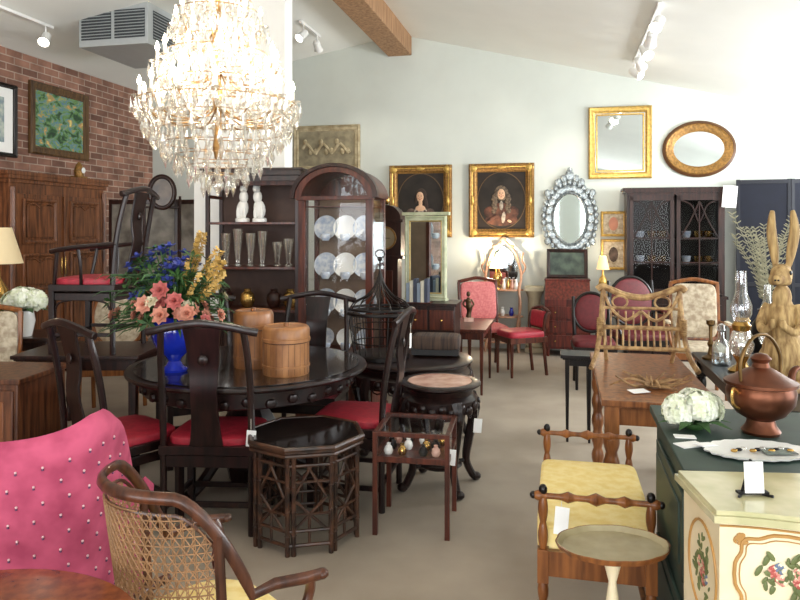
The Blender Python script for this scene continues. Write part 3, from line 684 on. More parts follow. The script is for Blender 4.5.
# armoire
b=B('armoire'); w,d,h=1.6,.58,2.2; m=W('armoire_walnut',(130,80,48),(76,44,26),.45,.15)
b.box((0,0,h/2+.05),(w-.1,d-.06,h-.2),m); b.box((0,0,.07),(w-.04,d,.14),m)
for k,(e,z) in enumerate(((0,h-.09),(.05,h-.05),(.1,h-.01))): b.box((0,0,z),(w-.06+e,d-.02+min(e,.04),.04),m)
for sx in(-1,1):
    b.box((sx*.36,-d/2+.02,1.08),(.66,.03,1.8),m)
    for z0,z1 in((.25,.85),(.95,1.35),(1.45,1.93)):
        zc,hh=(z0+z1)/2,(z1-z0); b.mould(.5,hh,[(0,0),(0,-.02),(.02,-.03),(.04,-.012),(.05,-.012)],m,c=(sx*.36,-d/2+.005,zc)); b.box((sx*.36,-d/2-.003,zc),(.38,.02,hh-.14),m)
        b.tube(cr([(sx*.36-.2,-d/2-.012,z1-.08),(sx*.36-.1,-d/2-.012,z1-.05),(sx*.36,-d/2-.012,z1-.1),(sx*.36+.1,-d/2-.012,z1-.05),(sx*.36+.2,-d/2-.012,z1-.08)]),.01,m,6)
    b.box((sx*.03,-d/2-.01,1.2),(.012,.01,.2),brass); b.tube([(sx*(w/2-.07),-d/2+.01,.14),(sx*(w/2-.07),-d/2+.01,h-.15)],.03,m)
b.done(BW(RL+.33,6.75),LW,bevel=.006)
b=B('mantel_clock'); b.box((0,0,.02),(.18,.1,.04),dgold); b.lathe([(0,.04),(.05,.04),(.06,.1),(.04,.17),(.02,.2),(0,.22)],(0,0,0),dgold,16); b.disc((0,.11),.035,.035,-.062,white); b.done(BW(RL+.4,7.3,2.21),LW)

def screen(name,loc,rz,n,pw,h,fr,pan,ang=12):
    b=B(name); x=0;y=0
    for k in range(n):
        a=radians(ang if k%2 else -ang); b.T=Matrix.Translation((x,y,0))@Matrix.Rotation(a,4,'Z')
        b.box((pw/2,0,h/2+.03),(pw-.06,.015,h-.1),pan)
        for xx in(.02,pw-.02): b.box((xx,0,h/2),(.04,.03,h),fr)
        for z in(.1,h*.42,h-.03): b.box((pw/2,0,z),(pw-.06,.03,.05),fr)
        x+=pw*cos(a); y+=pw*sin(a)
    b.T=Matrix.Identity(4); b.done(loc,rz,bevel=.003)
screen('folding_screen',(-3.35,8.0,0),radians(-6),3,.42,1.95,dmahog,M('screen_silk',(140,134,124),.6,c2=(90,84,76),scale=6))
screen('navy_display_screen',BW(2.12,9.28),TH,3,.6,2.22,M('navy_frame',(16,19,30),.7),M('navy_cloth',(16,20,34),.9,var=.2),6)
b=B('oval_dressing_mirror'); oz=2.0; b.mould(.3,.38,frameprof(.05,.04),dmahog,c=(0,0,oz),oval=True); b.disc((0,oz),.11,.15,-.015,M('dark_mirror_paint',(104,84,64),.3,c2=(60,46,36),scale=6))  # disc painted brown to stand in for the mirror's dark reflection
for sx in(-1,1): b.tube([(sx*.18,0,.8),(sx*.18,0,1.96)],.014,dmahog); b.tube(cr([(sx*.18,0,.8),(sx*.18,-.1,.3),(sx*.22,-.2,0)]),.02,dmahog); b.tube(cr([(sx*.18,0,.8),(sx*.18,.1,.3),(sx*.22,.2,0)]),.02,dmahog)
b.cyl((-.18,0,1.84),(.18,0,1.84),.012,dmahog); b.box((0,0,.8),(.38,.05,.05),dmahog); b.disc((0,oz),.145,.18,.002,dmahog); b.done((-2.52,7.35,0),radians(10))

# secretary desk
b=B('slant_front_secretary'); m=W('red_mahogany',(110,44,33),(66,25,19),.35,.3)
w=.56
b.prism([(-.24,.1),(.2,.1),(.2,.95),(-.02,.95),(-.24,.72)],-w/2,w/2,m,'x')
for z in(.2,.38,.56): b.box((0,-.247,z),(w-.06,.014,.15),m); b.ell((-.15,-.258,z),.012,brass); b.ell((.15,-.258,z),.012,brass)
b.box((0,.09,.957),(w+.02,.24,.02),m)
for x in(-.24,.24):
    for y in(-.2,.16): b.tube([(x,y,0),(x,y,.11)],[.018,.03],m,8)
b.T=Matrix.Translation((0,.12,1.16))@Matrix.Rotation(-.12,4,'X'); b.mould(.52,.38,frameprof(.045),dmahog); b.box((0,-.008,0),(.44,.014,.3),M('dark_landscape',(84,100,84),.5,c2=(40,50,46),scale=7)); b.box((0,.004,0),(.5,.01,.36),dmahog); b.T=Matrix.Identity(4)
b.done(BW(.09,9.2),TH,bevel=.003)
b=B('stone_pedestal'); pm=M('pale_stone',(186,174,146),.6,var=.15); b.box((0,0,.03),(.24,.24,.06),pm); b.lathe([(.11,.06),(.12,.09),(.085,.13),(.08,.7),(.1,.76),(.12,.8)],(0,0,0),pm,24,f=lambda t:1+.03*cos(16*t)); b.box((0,0,.83),(.24,.24,.06),pm); b.done(BW(-.33,9.3),TH,bevel=.005)
tlamp('candlestick_lamp',BW(.53,9.15,.77),.5,.08,(240,214,160),gold,.6,3)
simple_table('console_table',.26,.3,.765,mahog,BW(.53,9.15),TH,'taper',.014)

# china cabinet
b=B('china_cabinet'); w,d,h=1.14,.42,2.12; m2=dmahog
b.box((0,0,.4),(w,d,.72),m2); b.box((0,0,.04),(w+.03,d+.03,.08),m2); b.box((0,0,.78),(w+.04,d+.03,.035),m2)
for sx in(-1,1):
    b.box((sx*(w/2-.02),.03,1.42),(.035,d-.08,1.26),m2); b.box((sx*.27,-d/2-.004,.4),(.48,.02,.58),m2); b.box((sx*.27,-d/2-.014,.4),(.36,.01,.44),mahog)
    x0=sx*.275; W2=.52
    b.box((x0,-d/2+.06,.84),(W2,.03,.06),m2); b.box((x0,-d/2+.06,2.0),(W2,.03,.07),m2)
    for q in(-1,1): b.box((x0+q*(W2/2-.022),-d/2+.06,1.42),(.045,.03,1.2),m2)
    b.box((x0,-d/2+.06,1.42),(W2-.08,.005,1.12),glassmat('cabinet_glass',.02,(.75,.75,.75,1),base=.3))
    yy=-d/2+.055; ww=W2/2-.04
    b.tube(cr([(x0-ww,yy,1.5),(x0-ww*.5,yy,1.7),(x0,yy,1.95)]),.009,m2,6); b.tube(cr([(x0+ww,yy,1.5),(x0+ww*.5,yy,1.7),(x0,yy,1.95)]),.009,m2,6)
    b.tube([(x0,yy,.88),(x0,yy,1.95)],.009,m2,6); b.tube([(x0-ww,yy,1.2),(x0+ww,yy,1.2)],.009,m2,6); b.tube([(x0-ww,yy,1.5),(x0+ww,yy,1.5)],.009,m2,6)
    b.tube(cr([(x0-ww,yy,1.97),(x0-ww*.4,yy,1.9),(x0,yy,1.7),(x0+ww*.4,yy,1.9),(x0+ww,yy,1.97)]),.009,m2,6)
    for z in(1.17,1.48): 
        b.box((x0,.05,z),(W2,d-.12,.015),m2)
        for px in(-.12,.02,.14): b.lathe([(0,0),(.03,0),(.05,.05),(.055,.1),(.05,.1),(0,.02)],(x0+px,.02,z+.008),[bw,brass,marble][int(px*50)%3],14)
b.box((0,d/2-.01,1.42),(w-.03,.014,1.28),M('cabinet_back',(40,34,32),.8,var=.2))
for e,z in((0,2.05),(.04,2.08),(.09,2.11)): b.box((0,.03,z),(w+e,d-.06+min(e,.03),.03),m2)
b.tag((.6,-.24,2.13),.16,.26,.0) 
b.done(BW(1.38,9.22),TH,bevel=.003)

# ---- oak table with rattan chair back etc
simple_table('oak_dining_table',.56,1.4,.76,oak,BW(.48,4.26),TH,'turned',.036,.1,.03)
b=B('rattan_chair_back'); m=rattan
for sx in(-1,1):
    b.tube(cr([(sx*.34,-.12,0),(sx*.3,-.02,.08),(sx*.27,.05,.25),(sx*.25,.07,.5)]),.018,m,8)
    b.tube(cr([(sx*.22,.2,0),(sx*.25,.08,.3),(sx*.25,.07,.48)]),.014,m,8)
    for q in range(10): b.tube([(sx*(.27-.0)+.022*cos(t),.04+.022*sin(t),.2+q*.012) for t in [k*pi/4 for k in range(8)]],.006,m,5,closed=True)
    b.tube(cr([(sx*.25,.06,.5),(sx*.2,.06,.38),(sx*.1,.06,.3),(0,.06,.36)]),.011,m,6)
    b.tube([(sx*.14+.05*cos(t),.06,.42+.04*sin(t)) for t in [k*pi/7 for k in range(14)]],.008,m,5,closed=True)
b.tube(cr([(-.29,.07,.5),(-.25,.07,.52),(-.12,.08,.47),(0,.08,.45),(.12,.08,.47),(.25,.07,.52),(.29,.07,.5)]),.022,m,8)
b.tube([(-.27,.05,.25),(.27,.05,.25)],.015,m,8); b.tube([(-.29,.0,.12),(.29,.0,.12)],.014,m,8)
b.tube([(-.27,.06,.38),(.27,.06,.38)],.01,m,8)
for q in range(13): 
    x=-.24+q*.04; b.tube([(x,.05,.25),(x*1.02,.01,.12)],.007,m,6)
for q in range(9): x=-.2+q*.05; b.tube([(x,.055,.25),(x,.065,.36)],.006,m,6)
o=b.done((*BW(.49,4.48)[:2],.76),TH); o.scale=(.9,.9,.93)
b=B('driftwood_spray'); dw=M('driftwood',(176,140,96),.7,c2=(110,80,50),scale=20)
for q in range(18):
    a=random.uniform(0,2*pi); l=random.uniform(.1,.24); d=Vector((cos(a),sin(a)*.7,0)); b.tube(cr([(0,0,.012),d*l*.5+Vector((0,0,random.uniform(.012,.06))),d*l+Vector((0,0,random.uniform(.014,.08)))]),[.009*(1-k/14)+.002 for k in range(13)],dw,6)
b.box((-.1,-.1,.008),(.1,.06,.002),paper,rot=(0.1,0,.3)); b.done((*BW(.47,3.88)[:2],.762),0)
simple_table('occasional_table',.26,.26,.66,ebony,(1.36,5.3,0),TH,'taper',.018,.06)
simple_table('ebonised_console',.78,1.5,.8,ebony,BW(1.23,4.12),TH,'turned',.03)
def oil_lamp(loc,s):
    b=B('hurricane_oil_lamp')
    b.lathe([(0,0),(.07,0),(.075,.01),(.03,.04),(.02,.1),(.04,.14)],(0,0,0),brass,24)
    b.lathe([(.04,.14),(.055,.17),(.06,.2),(.04,.24),(.03,.26)],(0,0,0),crystal,24)
    b.lathe([(.03,.26),(.04,.265),(.045,.29),(.03,.31),(.0,.31)],(0,0,0),brass,20)
    b.lathe([(.03,.3),(.05,.35),(.05,.39),(.028,.45),(.025,.56)],(0,0,0),glassmat('lamp_chimney',.28,(.92,.93,.95,1)),20)
    o=b.done(loc,0); o.scale=(s,s,s)
oil_lamp(BW(.92,3.92,.8),1.05); oil_lamp(BW(1.0,4.25,.8),1.0); oil_lamp(BW(1.2,4.5,.8),.85)
def candlestick(loc,h,m):
    b=B('brass_candlestick'); b.lathe([(0,0),(.05,0),(.052,.012),(.02,.03),(.012,h*.3),(.022,h*.4),(.01,h*.5),(.012,h*.85),(.025,h*.9),(.026,h),(.018,h),(0,h*.94)],(0,0,0),m,20); b.done(loc,0)
abr=M('antique_brass',(120,92,54),.35,.8,var=.3)
candlestick(BW(.91,4.62,.8),.24,abr); candlestick(BW(.93,3.66,.8),.18,abr)
b=B('glass_decanter'); b.lathe([(0,0),(.05,0),(.055,.02),(.05,.12),(.02,.16),(.018,.2),(.028,.21),(.02,.24),(0,.25)],(0,0,0),glassmat('decanter_glass',.3,(.8,.88,.92,1)),20); b.done(BW(.93,4.42,.8),0)
b=B('dried_fern_vase'); b.lathe([(0,0),(.06,0),(.1,.12),(.08,.22),(.04,.28),(.05,.31),(0,.29)],(0,0,0),iron,20); fm=M('dried_fern',(160,156,128),.8,var=.3)
for q in range(16):
    a=random.uniform(0,2*pi); l=random.uniform(.1,.24); t=random.uniform(.4,.62); P=cr([(0,0,.28),(l*.3*cos(a),l*.3*sin(a),.28+t*.5),(l*cos(a),l*sin(a),.28+t)],8)
    b.tube(P,.002,fm,5)
    for p in P[4:]:
        for s_ in(-1,1): b.ell(p+Vector((s_*.014,0,.006)),(.017,.003,.004),fm,6,rot=(0,-s_*.6,0))
b.done((2.26,4.28,.8),0)

# rabbit
rb=M('carved_straw_rabbit',(190,160,108),.8,c2=(132,102,62),scale=16,stretch=(3,3,.5),bump=.8)
b=B('rabbit_statue')
E=b.ell
E((0,.03,.17),(.1,.12,.15),rb,20); E((0,.0,.33),(.07,.075,.14),rb,20); E((0,-.01,.46),(.045,.05,.07),rb,16)
E((0,-.035,.575),(.052,.068,.056),rb,20); E((0,-.1,.555),(.03,.045,.03),rb,16); E((0,-.13,.548),(.018,.02,.016),rb,12)
for s in(-1,1): E((s*.028,-.065,.55),(.026,.034,.028),rb,12)
for s in(-1,1):
    b.tube(cr([(s*.028,-.01,.61),(s*.04,.01,.7),(s*.052,.015,.8),(s*.045,.0,.9)]),[(.011+.014*sin(pi*k/18),.01+.018*sin(pi*k/18)) for k in range(19)],rb,12)
    E((s*.075,.03,.11),(.045,.1,.1),rb,16); E((s*.07,-.08,.025),(.033,.11,.025),rb,14)
    b.tube(cr([(s*.06,-.0,.42),(s*.09,-.04,.34),(s*.07,-.1,.3),(s*.025,-.13,.33)]),[.028-.0006*k for k in range(19)],rb,10); E((s*.022,-.135,.34),(.02,.022,.026),rb,12)
E((0,.15,.1),(.035,.035,.035),rb,12)
o=b.done((1.93,3.5,.8),radians(-38),sharp=180)
md=o.modifiers.new('remesh','REMESH'); md.mode='VOXEL'; md.voxel_size=.006; md.use_smooth_shade=True
md=o.modifiers.new('smooth','SMOOTH'); md.iterations=3; md.factor=.5
bb=B('rabbit_eyes'); 
for s in(-1,1): bb.ell((s*.046,-.06,.588),(.008,.011,.012),ebony,10); bb.ell((s*.007,-.148,.554),(.005,.004,.005),ebony,8)
bb.done(parent=o)

# green cabinet
gm=M('forest_green_paint',(40,62,54),.5,c2=(30,50,44),scale=8); 
b=B('green_painted_cabinet'); L_,D_=1.1,.8
b.box((0,0,.865),(L_,D_,.03),gm); b.box((0,0,.45),(L_-.05,D_-.05,.8),gm); b.box((0,0,.04),(L_-.02,D_-.02,.08),gm)
for z in(.25,.62): b.mould(D_-.2,.3,[(0,0),(0,-.012),(.015,-.015),(.03,-.004)],gm)
for z in(.26,.63):
    b.box((-L_/2+.02,0,z),(.014,D_-.2,.28),gm); b.box((-L_/2+.013,0,z),(.012,D_-.28,.2),gm)
b.done(BW(.36+L_/2,2.62),TH,bevel=.004)
hydrangea((1.07,2.52,.88),.11,80,.04,.02,green,'hydrangea_posy')
b=B('lace_tray'); b.lathe([(0,.0),(.12,.0),(.16,.006),(.165,.012),(.12,.006),(0,.004)],(0,0,0),white,40,sy=.65,f=lambda t:1+.03*cos(20*t)); b.box((.06,-.02,.012),(.1,.06,.003),M('print_card',(120,130,120),.6,c2=(60,60,60),scale=40)); b.box((-.14,.05,.012),(.07,.04,.002),paper,rot=(0,0.08,.4))
for q in range(10): b.ell((-.08+.02*q,-.02+.01*(q%3),.014),(.012,.008,.006),[brass,iron,crystal][q%3],8)
b.done((1.15,2.24,.88),0)
b=B('price_card'); b.box((0,0,.002),(.09,.055,.003),paper,rot=(0,0,.3)); b.box((.02,.09,.002),(.07,.04,.003),paper,rot=(0,0,-.2)); b.done((.97,2.32,.88),0)
cop=M('aged_copper',(118,70,48),.34,.75,var=.5,scale=9)
b=B('copper_kettle'); b.lathe([(0,0),(.06,0),(.065,.01),(.05,.03),(.045,.05),(.08,.07),(.11,.11),(.115,.15),(.108,.17),(.12,.175),(.12,.185),(.09,.2),(.05,.225),(.03,.235),(.025,.25),(.035,.265),(.02,.28),(0,.285)],(0,0,0),cop,36)
for s in(-1,1): b.tube(cr([(s*.11,0,.15),(s*.14,0,.17),(s*.14,0,.12),(s*.11,0,.1)]),.006,brass,6)
b.tube(cr([(.09,0,.12),(.15,0,.14),(.17,0,.2),(.2,0,.215)]),[.02-.0006*k for k in range(19)],cop,10)
b.tube(cr([(-.1,.0,.18),(-.1,0,.27),(-.04,0,.34),(.04,0,.34),(.1,0,.27),(.1,0,.18)]),.006,abr,8)
b.done((1.28,2.46,.88),radians(25))

# painted commode
cm=M('cream_paint',(238,224,190),.5,c2=(226,210,172),scale=7); ochre=M('ochre_scroll',(190,142,76),.5,var=.2); pinkp=M('painted_rose',(190,88,80),.6,var=.3); pinkq=M('painted_pink',(224,150,136),.6,var=.2); leafp=M('painted_leaf',(110,120,70),.6,var=.3); bluep=M('painted_blue',(110,124,150),.6); topm=M('commode_marble',(212,204,164),.2,c2=(184,180,138),scale=8,coat=.4)
b=B('painted_commode'); w,d=.78,.3; h=.9
def serp(w,d,o=0):
    pts=[(-w/2-o,d/2+o)]
    for k in range(25):
        t=k/24; x=-w/2-o+(w+2*o)*t; y=-d/2-o-.035*cos((t-.5)*2*pi)+.0; pts.append((x,y))
    pts.append((w/2+o,d/2+o)); return pts
b.prism(serp(w,d),.22,h-.03,cm,'z'); b.prism(serp(w,d,.02),h-.03,h-.012,topm,'z'); b.prism(serp(w,d,.012),h-.012,h,topm,'z'); b.prism(serp(w,d,.008),.2,.23,cm,'z')
for sx in(-1,1):
    for yy in(-d/2+.01,d/2-.03): b.tube(cr([(sx*(w/2-.03),yy,.25),(sx*(w/2-.005),yy-.015,.17),(sx*(w/2-.04),yy,.06),(sx*(w/2-.02),yy-.02,.01)]),[.035-.0011*k for k in range(19)],cm,8)
def fy(x): return -d/2-.035*cos((x/w)*2*pi)-.002
def scroll(x0,z0,rx,rz,mt,r=.004):
    g=lambda v:(1 if v>=0 else -1)*abs(v)**.6
    b.tube([(x0+rx*g(cos(t))*(1+.05*cos(8*t)),fy(x0+rx*g(cos(t))),z0+rz*g(sin(t))*(1+.05*cos(8*t))) for t in [k*pi/30 for k in range(60)]],r,mt,5,closed=True)
def posy(put,n,R_):
    for q in range(n):
        a=random.uniform(0,2*pi); rr=R_*sqrt(random.random())*1.25; put(rr*cos(a)*1.2,rr*sin(a),random.uniform(.004,.009),leafp,random.uniform(0,3),2.4)
    for q in range(7):
        a=random.uniform(0,2*pi); rr=R_*.6*sqrt(random.random()); cx,cz=rr*cos(a)*1.2,rr*sin(a); mt=[pinkp,pinkq,pinkp,bluep,pinkq][q%5]
        for j in range(9):
            aj=j*.7; put(cx+.009*cos(aj)*(j/6),cz+.009*sin(aj)*(j/6),.007,[mt,pinkq if mt is pinkp else cm][j%3==2],aj,1.3)
for z0,rz_ in((.74,.1),(.5,.1)):
    for x0,rx in((-.235,.115),(.03,.12),(.28,.1)):
        scroll(x0,z0,rx,rz_,ochre,.005); scroll(x0,z0,rx*.9,rz_*.88,ochre,.0018)
        posy(lambda u,v,s,mt,an,el:b.ell((x0+u,fy(x0+u),z0+.01+v),(s*el,.0022,s),mt,8,rot=(0,an,0)),40,.045)
        for sx in(-1,1):
            for sz in(-1,1): posy(lambda u,v,s,mt,an,el:b.ell((x0+sx*rx*.9+u,fy(x0+sx*rx*.9+u),z0+sz*rz_*.9+v),(s*el*.5,.0022,s*.5),ochre,6,rot=(0,an,0)),3,.015)
for z in(.615,.38,.25,.858):
    b.tube([(x*w/24-w/2,fy(x*w/24-w/2),z) for x in range(25)],.003,ochre,5)
for z0 in(.7,.4):
    b.tube([(-w/2-.002,.0+.1*cos(t),z0+.12*sin(t)) for t in [k*pi/14 for k in range(28)]],.004,ochre,5,closed=True)
    posy(lambda u,v,s,mt,an,el:b.ell((-w/2-.001,u*.8,z0+v*1.3),(.0022,s,s*el),mt,8,rot=(an,0,0)),40,.05)
b.ell((-.14,fy(-.14)-.01,.8),.012,brass); b.tag((-.14,fy(-.14)-.022,.8),.05,.09,.02,.2)
b.done((1.2,1.83,0),radians(-4),bevel=.002)
b=B('tag_easel')
for s in(-1,1): b.tube([(s*.03,0,0),(0,.01,.09)],.004,iron,6); b.tube([(s*.03,0,0),(s*.045,-.02,.004)],.004,iron,6)
b.tube([(0,.05,0),(0,.01,.09)],.004,iron,6); b.box((0,-.008,.05),(.05,.002,.08),paper,rot=(-.1,0,0)); b.box((0,-.0,.008),(.08,.02,.006),iron); b.done((.93,1.83,.9),0)

# bench with yellow cushion
b=B('turned_window_bench'); m=fruit; hw=.185; hl=.4
for yy in(-1,1):
    for xx in(-1,1):
        turned(b,xx*hw,yy*hl,0,.34,.02,m,4); b.box((xx*hw,yy*hl,.39),(.04,.04,.12),m); turned(b,xx*hw,yy*hl,.45,.64,.018,m,2)
        b.ell((xx*hw,yy*hl,.662),(.016,.016,.02),ebony)
    K=40; P=[( -hw-.03+(2*hw+.06)*k/K,yy*hl,.64) for k in range(K+1)]
    rr=[]
    for k in range(K+1):
        t=k/K; e=abs(t-.5)*2
        rr.append(.011+ (.013*max(0,1-abs(e-0)/.14)) + .010*max(0,1-abs(e-.45)/.12)+.010*max(0,1-abs(e-.93)/.1))
    b.tube(P,rr,m,10)
    for s in(-1,1): b.ell((s*(hw+.035),yy*hl,.64),(.013,.014,.014),ebony)
    b.box((0,yy*hl,.4),(2*hw,.025,.09),m); b.cyl((-hw,yy*hl,.17),(hw,yy*hl,.17),.012,m)
for xx in(-1,1): b.box((xx*hw,0,.4),(.025,2*hl,.09),m); b.cyl((xx*hw,-hl,.2),(xx*hw,hl,.2),.012,m)
b.pillow((0,0,.47),(2*hw+.05,2*hl-.035,.12),yellf,.16)
b.tag((-.12,-.415,.63),.05,.1,.02); b.done(BW(.125,2.96),TH,bevel=.003)

# tray table
b=B('scalloped_tray_table'); tm=M('celadon_lacquer',(176,164,130),.4,c2=(150,136,100),scale=9,coat=.1)
wob=lambda t:1+.03*abs(cos(5*t))
b.lathe([(0,.6),(.145,.6),(.16,.605),(.17,.622),(.165,.624),(.153,.608),(0,.606)],(0,0,0),tm,60,sy=.74,f=wob)
b.lathe([(.155,.606),(.17,.624),(.173,.622),(.165,.606)],(0,0,0),fruit,60,sy=.74,f=wob)
b.lathe([(0,.12),(.03,.14),(.035,.2),(.015,.26),(.028,.34),(.02,.44),(.012,.5),(.03,.57),(.05,.6),(0,.6)],(0,0,0),cm,20)
for q in range(3):
    a=q*2*pi/3+.5; dd=Vector((cos(a),sin(a),0)); b.tube(cr([dd*.01+Vector((0,0,.17)),dd*.08+Vector((0,0,.15)),dd*.13+Vector((0,0,.05)),dd*.18+Vector((0,0,.012))]),[.016-.0004*k for k in range(19)],cm,8)
b.done((.665,2.17,0),0)

# ---- foreground left
b=B('round_side_table'); b.lathe([(0,.72),(.39,.72),(.42,.73),(.425,.74),(.42,.75),(0,.752)],(0,0,0),W('cherry_top',(140,70,36),(104,48,24),.2,.4),64)
b.lathe([(0,.12),(.05,.13),(.06,.2),(.03,.3),(.05,.42),(.03,.6),(.08,.7),(.2,.72),(0,.72)],(0,0,0),mahog,24)
for q in range(4):
    a=q*pi/2+.6; dd=Vector((cos(a),sin(a),0)); b.tube(cr([dd*.03+Vector((0,0,.2)),dd*.14+Vector((0,0,.17)),dd*.24+Vector((0,0,.06)),dd*.32+Vector((0,0,.02))]),[.026-.0005*k for k in range(19)],mahog,8)
b.done((-.93,1.32,0),0)

# pink wing chair
b=B('pink_wing_chair'); i=b.mi(pinkf)
path=cr([(-.40,.34,0),(-.39,.12,0),(-.37,-.1,0),(-.345,-.26,0),(-.29,-.33,0),(-.15,-.355,0),(0,-.36,0),(.15,-.355,0),(.29,-.33,0),(.345,-.26,0),(.37,-.1,0),(.39,.12,0),(.40,.34,0)],6)
n=len(path)
def htop(k):
    p=path[k]
    if p.y<-.2: return .95+.06*min(1,abs(p.x)/.33)**3
    t=min(1,max(0,(p.y+.2)/.34)); return lerp(1.0,.56,t*t*(3-2*t))
th=.075
outer=[];inner=[]
nz_=14
def nrm2(k):
    a=path[max(0,k-1)];c=path[min(n-1,k+1)]; t=(c-a).normalized(); return Vector((t.y,-t.x,0))
for k in range(n):
    N_=nrm2(k); ht=htop(k); z0=.16; co=[];ci=[]
    for q in range(nz_+1):
        z=lerp(z0,ht-.03,q/nz_); lean=(z-.16)*.12; back=Vector((0,-lean if path[k].y<-.2 else -lean*max(0,1-(path[k].y+.2)/.4),0))
        sc=Vector(((-.14*(1-(z-.16)/.84))*path[k].x,0,0))
        co.append(path[k]+back+sc+N_*.02+Vector((0,0,z))); ci.append(path[k]+back+sc-N_*(th-.02)+Vector((0,0,z)))
    mid=(co[-1]+ci[-1])/2+Vector((0,0,.035))
    outer.append(co); inner.append((ci,mid))
vo=[[b.V(c) for c in col_] for col_ in outer]; vi=[[b.V(c) for c in ci] for ci,_ in inner]; vm=[b.V(m_) for _,m_ in inner]
for k in range(n-1):
    for q in range(nz_): b.F([vo[k][q],vo[k+1][q],vo[k+1][q+1],vo[k][q+1]],i); b.F([vi[k][q],vi[k][q+1],vi[k+1][q+1],vi[k+1][q]],i)
    b.F([vo[k][-1],vo[k+1][-1],vm[k+1],vm[k]],i); b.F([vm[k],vm[k+1],vi[k+1][-1],vi[k][-1]],i); b.F([vo[k][0],vi[k][0],vi[k+1][0],vo[k+1][0]],i)
for k in(0,n-1): b.F(vo[k]+[vm[k]]+vi[k][::-1],i)
btn=M('button_dot',(214,178,180),.6,var=.05); btn2=M('button_dot_dark',(96,54,88),.6,var=.05)
for k in range(1,n-1,3):
    for q in range(1,nz_,1):
        kk=k+(1 if q%2 else 0)
        if kk<n-1 and outer[kk][q].z<htop(kk)-.04: 
            b.ell(outer[kk][q]+nrm2(kk)*.001,(.0045,.0045,.004),btn,6); b.ell(outer[kk][q]+nrm2(kk)*.0005+Vector((0,0,-.007)),(.0045,.0045,.0035),btn2,6)
b.pillow((0,0,.34),(.64,.6,.2),pinkf,.3); b.pillow((0,.02,.46),(.56,.6,.13),pinkf,.35)
for sx in(-1,1):
    for yy in(-.28,.28): b.tube([(sx*.29,yy,0),(sx*.29,yy,.24)],[.018,.03],dmahog,8)
b.done((-1.36,2.52,0),radians(10),sharp=60)

# cane back chair
b=B('cane_back_armchair'); m=W('cane_chair_walnut',(90,50,30),(50,26,16),.35,.25); cane=M('woven_cane',(150,110,72),.6,var=.25)
R=.245
def cyl_(t,z,rr=None):
    rr=R if rr is None else rr
    lean=(z-.45)*.14
    return Vector((rr*sin(t),-rr*cos(t)+.03-lean*cos(t),z))
def topz(t): a=abs(t); return .94-.02*(a/1.2)**2-(.26*max(0,(a-.8)/.65)**1.6)
ts=[-1.45+2.9*k/40 for k in range(41)]
top=[cyl_(t,topz(t)) for t in ts]
front=lambda s:[Vector((s*.25,.06,.66)),Vector((s*.265,.15,.65)),Vector((s*.26,.205,.64))]
b.tube([front(-1)[2],front(-1)[1],front(-1)[0]]+top+front(1),[(.016,.012)]*47,m,8)
b.tube([cyl_(t,topz(t)-.045,R-.003) for t in ts[4:-4]],.005,m,6)
b.tube([cyl_(t,.52) for t in ts],.015,m,8)
for t in(-1.15,1.15): b.tube([cyl_(t,z) for z in(.44,.6,topz(t))],.014,m,8)
NL=24
for k in range(NL+1):
    t=-1.13+2.26*k/NL; b.tube([cyl_(t+.008,.53),cyl_(t+.008,topz(t)-.04)],.0015,cane,4); b.tube([cyl_(t-.008,.53),cyl_(t-.008,topz(t)-.04)],.0015,cane,4)
z=.545
while z<.93:
    seq=[cyl_(t,z) for t in ts if abs(t)<1.14 and topz(t)-.04>z]
    if len(seq)>2: b.tube(seq,.0022,cane,4)
    z+=.022
for s in(-1,1):
    for k in range(-10,36):
        seq=[]
        for q in range(24):
            t=s*(-1.13+2.26*(k/26)+q*.05); zz=.535+q*.021
            if abs(t)<1.13 and zz<topz(t)-.04: seq.append(cyl_(t,zz,R+.002))
        if len(seq)>2: b.tube(seq,.0018,cane,4)
for s in(-1,1):
    b.tube(cr([(s*.22,.19,.42),(s*.24,.16,.52),(s*.245,.18,.6),(s*.26,.17,.645)]),.014,m,8)
    b.tube(cr([(s*.21,.19,.43),(s*.225,.21,.3),(s*.2,.2,.12),(s*.21,.22,0)]),[.026-.0007*k for k in range(19)],m,8)
    b.tube(cr([(s*.16,-.19,.46),(s*.17,-.21,.25),(s*.19,-.27,0)]),.018,m,8)
    b.ell((s*.26,.21,.64),(.02,.02,.015),m)
b.lathe([(0,.4),(.235,.4),(.245,.42),(.235,.45),(0,.45)],(0,0,0),m,32,sy=.95); b.ell((0,0,.465),(.225,.215,.045),yellf,24,e=.7)
b.done((-.55,1.98,0),radians(-46),sharp=45)

# ============ CHANDELIER ============
b=B('crystal_chandelier'); bulb=M('candle_bulb',(255,234,196),.3,es=45,var=0); can=M('candle_sleeve',(246,240,224),.5,var=.03)
cbr=M('pale_brass',(176,136,84),.3,.8,var=.4)
cz=1.84
b.cyl((0,0,3.1),(0,0,4.22),.008,cbr); b.lathe([(0,4.19),(.07,4.2),(.075,4.24),(0,4.25)],(0,0,0),cbr,20)
b.lathe([(0,2.02),(.02,2.03),(.035,2.1),(.02,2.2),(.018,2.3),(.045,2.38),(.02,2.46),(.015,2.6),(.03,2.7),(.015,2.78),(.015,2.95),(.04,3.02),(.015,3.1),(0,3.1)],(0,0,0),cbr,20)
b.ell((0,0,cz+.03),(.035,.035,.04),crystal,14)
def drop(p,l,w):
    p=Vector(p); i=b.mi(crystal); t=b.V(p); bt=b.V(p-Vector((0,0,l))); a0=random.uniform(0,1)
    ring=[b.V(p+Vector((w*cos(a0+k*pi/3),w*sin(a0+k*pi/3),-l*.62))) for k in range(6)]
    for k in range(6): b.F([t,ring[(k+1)%6],ring[k]],i); b.F([bt,ring[k],ring[(k+1)%6]],i)
